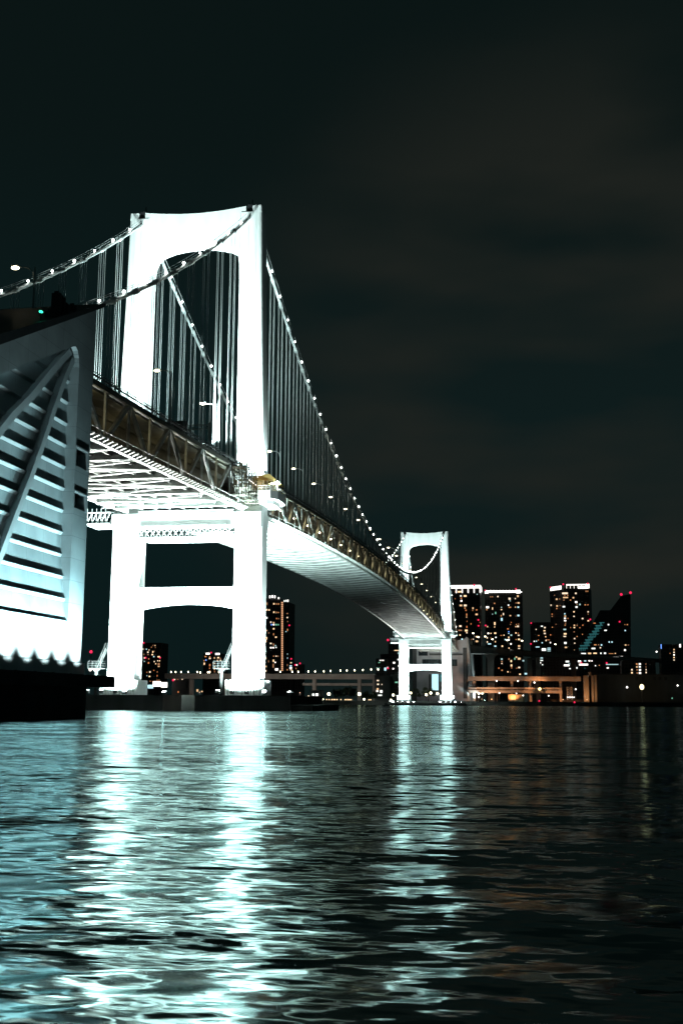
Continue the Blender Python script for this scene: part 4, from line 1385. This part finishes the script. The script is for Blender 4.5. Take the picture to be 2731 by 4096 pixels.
YD = 1180
o, z = tower_block('apartment_tower', 'small dark tower with scattered windows seen between the near bridge legs at left', 556, 645, 2571, YD, M['fac_b'], 30)
windows(o, YD, 340, 2300, 3.92, "885,1115,20,20,o 915,1162,25,25,w 967,1162,18,25,c 1008,1175,18,20,w 1070,1105,16,20,o 1103,1105,16,20,w 1045,1132,14,20,o 1107,1137,14,18,o 990,1210,30,35,w 1068,1205,22,40,w 1090,1195,14,20,o 1060,1248,32,30,w 993,1248,32,22,o 925,1243,30,25,o 935,1300,22,35,w 1083,1280,24,26,c 1160,1282,50,30,w 1003,1315,22,25,o 1145,1345,20,25,w 1173,1345,20,25,w 1090,1357,20,28,w 935,1355,20,25,c 865,1357,18,25,w 1000,1378,28,40,o 1160,1400,42,60,o 1113,1392,20,25,w 1160,1435,40,20,w 975,1525,14,25,o 1022,1520,30,35,w 1083,1495,22,20,o 1137,1520,14,25,o 1015,1590,32,30,w 1135,1580,14,40,o 975,1580,14,25,c 1025,1665,18,20,o 1065,1665,14,20,o 1135,1650,14,30,o 1165,1648,14,25,o 928,1065,25,30,r 958,1298,16,30,r 1185,1300,20,35,r")
YE2 = 1200
o, z = tower_block('apartment_tower', 'twin-crowned small block with white lit roofs, mid-way between the near bridge legs', 814, 888, 2614, YE2, M['fac_a'], 30)
windows(o, YE2, 660, 2540, 2.613, "448,195,60,25,h 550,198,65,28,h 425,225,28,18,o 470,230,18,22,o 430,262,18,18,b 410,268,14,20,o 470,245,30,18,w 518,240,16,20,w 558,237,28,20,w 580,245,14,20,o 550,265,18,18,w 582,265,20,18,w 412,300,18,35,w 470,315,20,35,o 508,297,12,20,w 524,297,12,20,w 468,348,14,18,o 520,335,16,18,w 518,360,16,20,o 565,347,14,18,w 582,347,14,18,w 472,380,14,30,o 520,385,14,20,o 486,184,14,20,r")
YF = 1150
o, z = tower_block('office_block', 'low lit block with a red beacon right of the slim tower', 1156, 1173, 2648, YF, M['fac_a'], 20)
windows(o, YF, 1140, 2600, 3.136, "75,160,22,20,w 72,200,40,24,c 72,225,44,24,p 75,248,40,16,w 80,112,18,36,r 84,158,14,18,g")
o, z = tower_block('office_block', 'tiny block with one white window and a red beacon on the skyline', 1180, 1206, 2656, YF, M['fac_a'], 20)
windows(o, YF, 1140, 2600, 3.136, "147,188,24,26,p 138,232,12,22,o 190,168,18,32,r 130,188,12,24,r")
YG = 1000
o, z = tower_block('office_block', 'stepped dark block left of the far bridge tower with rows of cool windows', 1503, 1545, 2634, YG, M['fac_c'], 24)
a, b = at(1519, 2615, YG), at(1552, 2615, YG)
MB().box(a[0], b[0], YG+4, YG+26, z-0.01, a[2]).build('roof_storey', M['fac_c'], o)
windows(o, YG, 1140, 2600, 3.136, "1190,130,16,22,p 1210,130,14,22,p 1232,130,14,22,p 1180,158,34,14,g 1152,225,14,24,c 1165,240,22,30,p 1180,222,20,10,g")
YH = 980
o, z = tower_block('office_block', 'taller dark block half hidden by the left leg of the far bridge tower', 1552, 1606, 2560, YH, M['fac_a'], 26)
windows(o, YH, 1140, 2600, 3.136, "1400,5,90,14,w 1425,40,42,26,c 1415,120,20,30,p 1365,160,36,34,p 1355,235,24,30,p 1430,200,40,30,p 1255,240,36,60,c 1285,225,20,40,p 1290,228,24,36,r 1435,125,12,24,c")
p = at(1551, 2560, YH)
MB().ball((p[0], YH, p[2]), 1.3).build('beacon', GL['r'], o)
YI = 720
o, z = tower_block('quayside_building', 'brown narrow building with stacked lit windows left of the far tower foot', 1498, 1560, 2702, YI, M['shed'], 20)
windows(o, YI, 1140, 2600, 3.136, "1163,383,40,24,w 1165,430,34,28,w 1213,432,14,24,w 1160,490,36,40,w 1155,515,34,30,p 1205,520,40,50,p 1190,568,70,26,p 1395,405,50,26,g")
for i, (x0, x1, y0, y1, Y, lb) in enumerate([(1240, 1285, 2760, 2806, 660, 'small lit waterside building glowing orange between the bridge towers'), (690, 760, 2700, 2772, 800, 'dark low building below the elevated road at left')]):
    o, z = tower_block('quayside_building', lb, x0, x1, y0, Y, M['shed'], 14)
    if i == 0:
        windows(o, Y, 1140, 2600, 3.136, "355,560,44,44,p 400,560,40,44,h 385,600,90,40,o 330,600,20,40,w 295,580,26,30,w 268,600,20,30,o")
    else:
        windows(o, Y, 660, 2540, 2.613, "100,465,26,20,w 135,462,16,20,o 160,430,20,30,w 182,460,18,22,w 90,472,30,20,r 140,595,16,26,o 180,640,14,40,o 240,640,28,36,p 340,580,24,40,w 388,590,22,20,w")

# lit hoardings on the far shore, seen past the left leg's foot
for i, (x0, x1, y0, y1, c, lb) in enumerate([(590, 613, 2739, 2754, 'c', 'leftmost and dimmest of three lit hoardings past the foot of the left bridge leg'), (613, 643, 2725, 2746, 'h', 'brightest white hoarding, in the middle of three past the left bridge leg'), (645, 669, 2729, 2750, 'p', 'right-hand white hoarding of three past the left bridge leg')]):
    a, b = at(x0, y0, 790), at(x1, y1, 790)
    o = empty('hoarding', (a[0], 790, 3.2), lb, 'hoarding', 'lit hoardings on the far shore')
    MB().box(a[0], b[0], 790, 790.5, b[2], a[2]).build('lit_panel', GL[c], o)
    MB().box(a[0]+0.5, a[0]+0.9, 790.5, 791, 3.2, a[2]).box(b[0]-0.9, b[0]-0.5, 790.5, 791, 3.2, a[2]).build('frame', M['dark'], o)

# ------------------------------------------------------------------ quay lamps, sodium lights, small craft
QL = [(1315, 2776, 'w', 1.9, 650, 'large warm quay lamp left of the dark tree clump'), (1437, 2776, 'w', 2.1, 650, 'large warm quay lamp right of the dark tree clump'), (1572, 2780, 'w', 1.5, 640, 'warm quay lamp left of the far tower foot'),
      (1563, 2800, 'w', 1.2, 620, 'low warm lamp at the water below the far tower, left side'), (1456, 2797, 'w', 1.2, 625, 'yellowish low lamp on the waterfront path'), (1291, 2797, 'w', 0.9, 625, 'low lamp left of the waterfront path lights'),
      (1704, 2779, 'w', 1.5, 650, 'left one of three round lamps between the far tower legs'), (1722, 2772, 'w', 1.5, 652, 'middle one of three round lamps between the far tower legs'), (1749, 2774, 'w', 1.5, 654, 'right one of three round lamps between the far tower legs'), (1642, 2772, 'w', 1.3, 640, 'lamp beside the inner edge of the left far tower leg'),
      (1914, 2772, 'w', 1.7, 700, 'left lamp of a close warm pair right of the far anchorage'), (1928, 2772, 'w', 1.5, 700, 'right lamp of a close warm pair right of the far anchorage'), (1914, 2788, 'p', 1.2, 690, 'white lamp under the close warm pair'),
      (1985, 2724, 'p', 1.0, 676, 'white lamp under the upper orange road, left'), (2070, 2724, 'p', 1.0, 676, 'white lamp under the upper orange road, right'), (2136, 2730, 'p', 1.1, 676, 'white lamp beside the twin column of the viaduct'), (1996, 2772, 'p', 1.0, 670, 'white lamp below the lower orange road'), (2064, 2774, 'p', 0.8, 670, 'small white lamp at the end of the lower orange road'), (2091, 2782, 'p', 0.9, 670, 'white lamp at the edge of the orange-lit shed'), (2193, 2783, 'p', 0.9, 690, 'lone white lamp on the dark quay right of the twin column'), (2301, 2757, 'p', 1.0, 720, 'white lamp left of the orange end tower'),
      (2506, 2749, 'p', 1.5, 890, 'cool white lamp on the warehouse wall'), (2708, 2742, 'p', 1.3, 890, 'white lamp at the right end of the warehouse'), (2624, 2607, 'p', 1.4, 1000, 'white lamp in the gap left of the right-edge block')]
for (px, py, c, r, Y, lb) in QL:
    p = at(px, py, Y)
    t = empty('quay_lamp', (p[0], Y, 3.2), lb, 'lamp')
    MB().ball(tuple(p), r*0.62).build('globe', GL['h'] if c == 'p' else M['road_lamp'], t)
    if Y < 800:
        MB().tube([(p[0], Y, 3.2), (p[0], Y, p[2])], 0.14, 6).build('post', M['dark'], t)
p = at(2565, 2748, 860)
t = empty('quay_lamp', (p[0], 860, 3.2), 'brightest yellow lamp on a tall lit mast in front of the warehouse', 'lamp')
MB().ball(tuple(p), 2.0, 1, 1, 1.3).build('globe', glow('mast_lamp', (1.0, 0.86, 0.42), 3.5), t)
MB().tube([(p[0], 860, 3.2), tuple(p)], [0.5, 0.3], 6).build('mast', M['pier'], t)
lamp('mast_light', 'POINT', (p[0], 872, p[2]), 500, (1.0, 0.85, 0.45), rad=1.0, parent=t)
p = at(2157, 2756, 676)
t = empty('sodium_lamp', (p[0], 676, 3.2), 'glaring orange lamp beside the twin column of the viaduct', 'lamp')
MB().ball(tuple(p), 1.25).build('globe', M['sodium'], t)
MB().tube([(p[0], 676, 3.2), tuple(p)], 0.2, 6).build('post', M['dark'], t)
lamp('sodium_light', 'SPOT', (p[0], 674.5, p[2]), 26000, (1.0, 0.36, 0.12), (p[0]-4, 700, p[2]+2), 150, 0.6, 0.4, t)
for (px, py, Y, pw, c, lb) in [(1965, 2790, 668, 22000, (1.0, 0.40, 0.16), 'low orange lamp at the foot of the flared viaduct column'), (2050, 2790, 672, 4500, (1.0, 0.38, 0.14), 'low orange lamp in front of the orange shed'), (2345, 2780, 672, 6000, (1.0, 0.42, 0.14), 'low orange lamp before the end tower of the double deck road'), (2250, 2778, 672, 11000, (1.0, 0.38, 0.14), 'low orange lamp under the right half of the double deck road'), (1925, 2775, 672, 7000, (1.0, 0.62, 0.36), 'low warm lamp under the left end of the double deck road')]:
    p = at(px, py, Y)
    t = empty('sodium_lamp', (p[0], Y, 3.2), lb, 'lamp')
    MB().box(p[0]-0.4, p[0]+0.4, Y-0.3, Y+0.3, 4.8, 5.2).build('lamp_head', M['sodium'] if pw > 20000 else GL['w'], t)
    MB().tube([(p[0], Y, 3.2), (p[0], Y, 4.8)], 0.12, 6).build('post', M['dark'], t)
    lamp('sodium_light', 'SPOT', (p[0], Y-1.5, 5.8), pw, c, (p[0], Y+10, 15), 140, 0.6, 0.4, t)
for px in (800, 1000, 1200, 1390):
    p = at(px, 2740, 715)
    t = empty('street_lamp', (p[0], 715, 3.2), 'dim street lamp below the elevated road, number lost in the glow', 'lamp', 'street lamps below the elevated road')
    t['label'] = 'dim street lamp standing in front of the long grey elevated road'
    MB().tube([(p[0], 715, 3.2), (p[0], 715, 9.5)], 0.13, 6).build('post', M['dark'], t)
    MB().box(p[0]-0.4, p[0]+0.4, 714.8, 715.2, 9.5, 9.8).build('lamp_head', GL['o'], t)
    lamp('street_light', 'SPOT', (p[0], 712, 10.5), 9000, (1.0, 0.86, 0.72), (p[0], 740, 20), 150, 0.6, 0.4, t)
# row of small bollard lamps along the waterfront path
first = None
for i, px in enumerate([1284, 1306, 1316, 1327, 1334, 1340, 1348, 1363, 1380, 1386, 1393, 1398, 1404, 1475, 1482]):
    p = at(px, 2798, 622)
    if first is None:
        first = empty('bollard_lamp', (p[0], 622, 3.2), 'small yellow-white lamp in the row along the waterfront path', 'bollard lamp', 'lamps along the waterfront path')
        MB().ball((p[0], 622, p[2]), 0.5).build('globe', GL['w'], first)
        MB().tube([(p[0], 622, 3.2), (p[0], 622, p[2])], 0.12, 5).build('post', M['dark'], first)
    else:
        t = copy_tree(first)
        t.location = (p[0], 622, 3.2)
# shed with orange face under the double deck road
a, b = at(2032, 2778, 678), at(2094, 2788, 678)
o = empty('quay_shed', (a[0], 677, 3.2), 'low shed with an orange-lit front below the double deck road', 'shed')
MB().box(a[0], b[0], 674, 679, 3.2, a[2]).build('front_wall', M['beige'], o)
# moored barge with a row of white lights and a dim lattice crane
a, b = at(2215, 2800, 705), at(2320, 2812, 705)
o = empty('moored_barge', (a[0], 705, 3.0), 'dark moored barge carrying a row of five small white lights and a dim crane frame', 'barge')
hull = MB().prism([(a[0]-3, 5.2), (b[0]+4, 5.2), (b[0]+1, 3.2), (a[0], 3.2)], 'y', 700, 710)
hull.build('hull', M['dark'], o)
f5 = None
for px in (2269, 2275, 2281, 2287, 2294):
    p = at(px, 2789, 700)
    MB().ball(tuple(p), 0.55).build('deck_light', GL['p'], o)
cr = MB()
p, q = at(2266, 2748, 702), at(2287, 2785, 702)
for x in (p[0], q[0]):
    cr.bar((x, 702, 5.2), (x, 702, p[2]), 0.5)
    cr.bar((x, 706, 5.2), (x, 706, p[2]), 0.5)
for k in range(5):
    z0 = 5.2+(p[2]-5.2)*k/5
    z1 = 5.2+(p[2]-5.2)*(k+1)/5
    cr.bar((p[0], 702, z0), (q[0], 702, z1), 0.25)
    cr.bar((q[0], 702, z0), (p[0], 702, z1), 0.25)
    cr.bar((p[0], 702, z1), (q[0], 702, z1), 0.3)
cr.build('crane_frame', M['rope'], o)
for (px, py, c, lb) in [(2296, 2809, 'r', 'red buoy light on the water right of the double deck road'), (2155, 2804, 'r', 'faint red light at the quay below the glaring orange lamp'), (2686, 2793, 'g', 'green light low on the dark quay at the right')]:
    p = at(px, py, 600 if px < 2600 else 850)
    t = empty('marker_light', tuple(p), lb, 'light')
    MB().ball(tuple(p), 0.65).build('lens', GL[c], t)
    MB().tube([(p[0], p[1], 0.0), (p[0], p[1], max(0.3, p[2]-0.3))], 0.2, 5).build('stake', M['dark'], t)

# ------------------------------------------------------------------ trees on the far shore


def tree(px, ytop, Y, wpx, label, seed):
    rng = random.Random(seed)
    p = at(px, ytop, Y)
    wd = wpx/FPX*(Y-CAM[1])
    H = p[2]-3.2
    o = empty('tree', (p[0], Y, 3.2), label, 'tree', 'trees on the far shore')
    t = MB().tube([(p[0], Y, 3.2), (p[0]+0.2, Y, 3.2+H*0.4), (p[0]-0.1, Y, 3.2+H*0.7)], [0.45, 0.3, 0.12], 7)
    for k in range(5):
        a = k*1.3+rng.random()
        z0 = 3.2+H*(0.28+0.07*k)
        t.tube([(p[0], Y, z0), (p[0]+math.cos(a)*wd*0.3, Y+math.sin(a)*wd*0.3, z0+H*0.22)], [0.2, 0.06], 5)
    t.build('trunk', M['bark'], o)
    c = MB()
    clumps = []
    for k in range(16):
        a = rng.uniform(0, 6.28)
        rr = wd*0.40*math.sqrt(rng.random())
        zz = 3.2+H*rng.uniform(0.34, 0.86)
        fall = 1-0.55*max(0, (zz-3.2)/H-0.55)/0.45
        clumps.append((p[0]+math.cos(a)*rr*fall, Y+math.sin(a)*rr*fall, zz, wd*rng.uniform(0.10, 0.19)))
    for (cx, cy, cz, cr) in clumps:
        for k in range(70):
            v = Vector((rng.gauss(0, 1), rng.gauss(0, 1), rng.gauss(0, 0.8))).normalized()*cr*rng.random()**0.4
            q = Vector((cx, cy, cz))+v
            s = rng.uniform(0.22, 0.5)
            a = Vector((rng.uniform(-1, 1), rng.uniform(-1, 1), rng.uniform(-0.6, 0.6))).normalized()*s
            b = a.cross(Vector((rng.uniform(-1, 1), rng.uniform(-1, 1), rng.uniform(-1, 1)))).normalized()*s*0.7
            c.add([q-a, q-b, q+a, q+b], [(0, 1, 2, 3)])
    c.build('crown', M['leaf'], o, recalc=False)


tree(1712, 2738, 668, 58, 'round dark tree standing between the legs of the far tower', 1)
tree(1664, 2752, 672, 44, 'smaller dark tree left of the round one between the far tower legs', 2)
for i, (px, yt, w) in enumerate([(1338, 2752, 46), (1362, 2744, 50), (1388, 2741, 54), (1412, 2748, 46), (1466, 2760, 50), (1490, 2764, 40)]):
    tree(px, yt, 668+i*2, w, ['leftmost tree of the dark waterfront clump', 'second tree from the left of the dark waterfront clump', 'tallest middle tree of the dark waterfront clump', 'tree between the clump centre and the large right-hand quay lamp', 'tree just right of the large right-hand quay lamp', 'tree at the right end of the dark waterfront clump'][i], 10+i)

# ------------------------------------------------------------------ render settings
S.view_settings.view_transform = 'Standard'
S.view_settings.look = 'None'
S.view_settings.exposure = 0.0
S.view_settings.gamma = 1.0
S.cycles.use_denoising = True
S.cycles.max_bounces = 6
S.cycles.diffuse_bounces = 2
S.cycles.glossy_bounces = 3
S.cycles.sample_clamp_indirect = 12.0
S.cycles.caustics_reflective = False
S.cycles.caustics_refractive = False
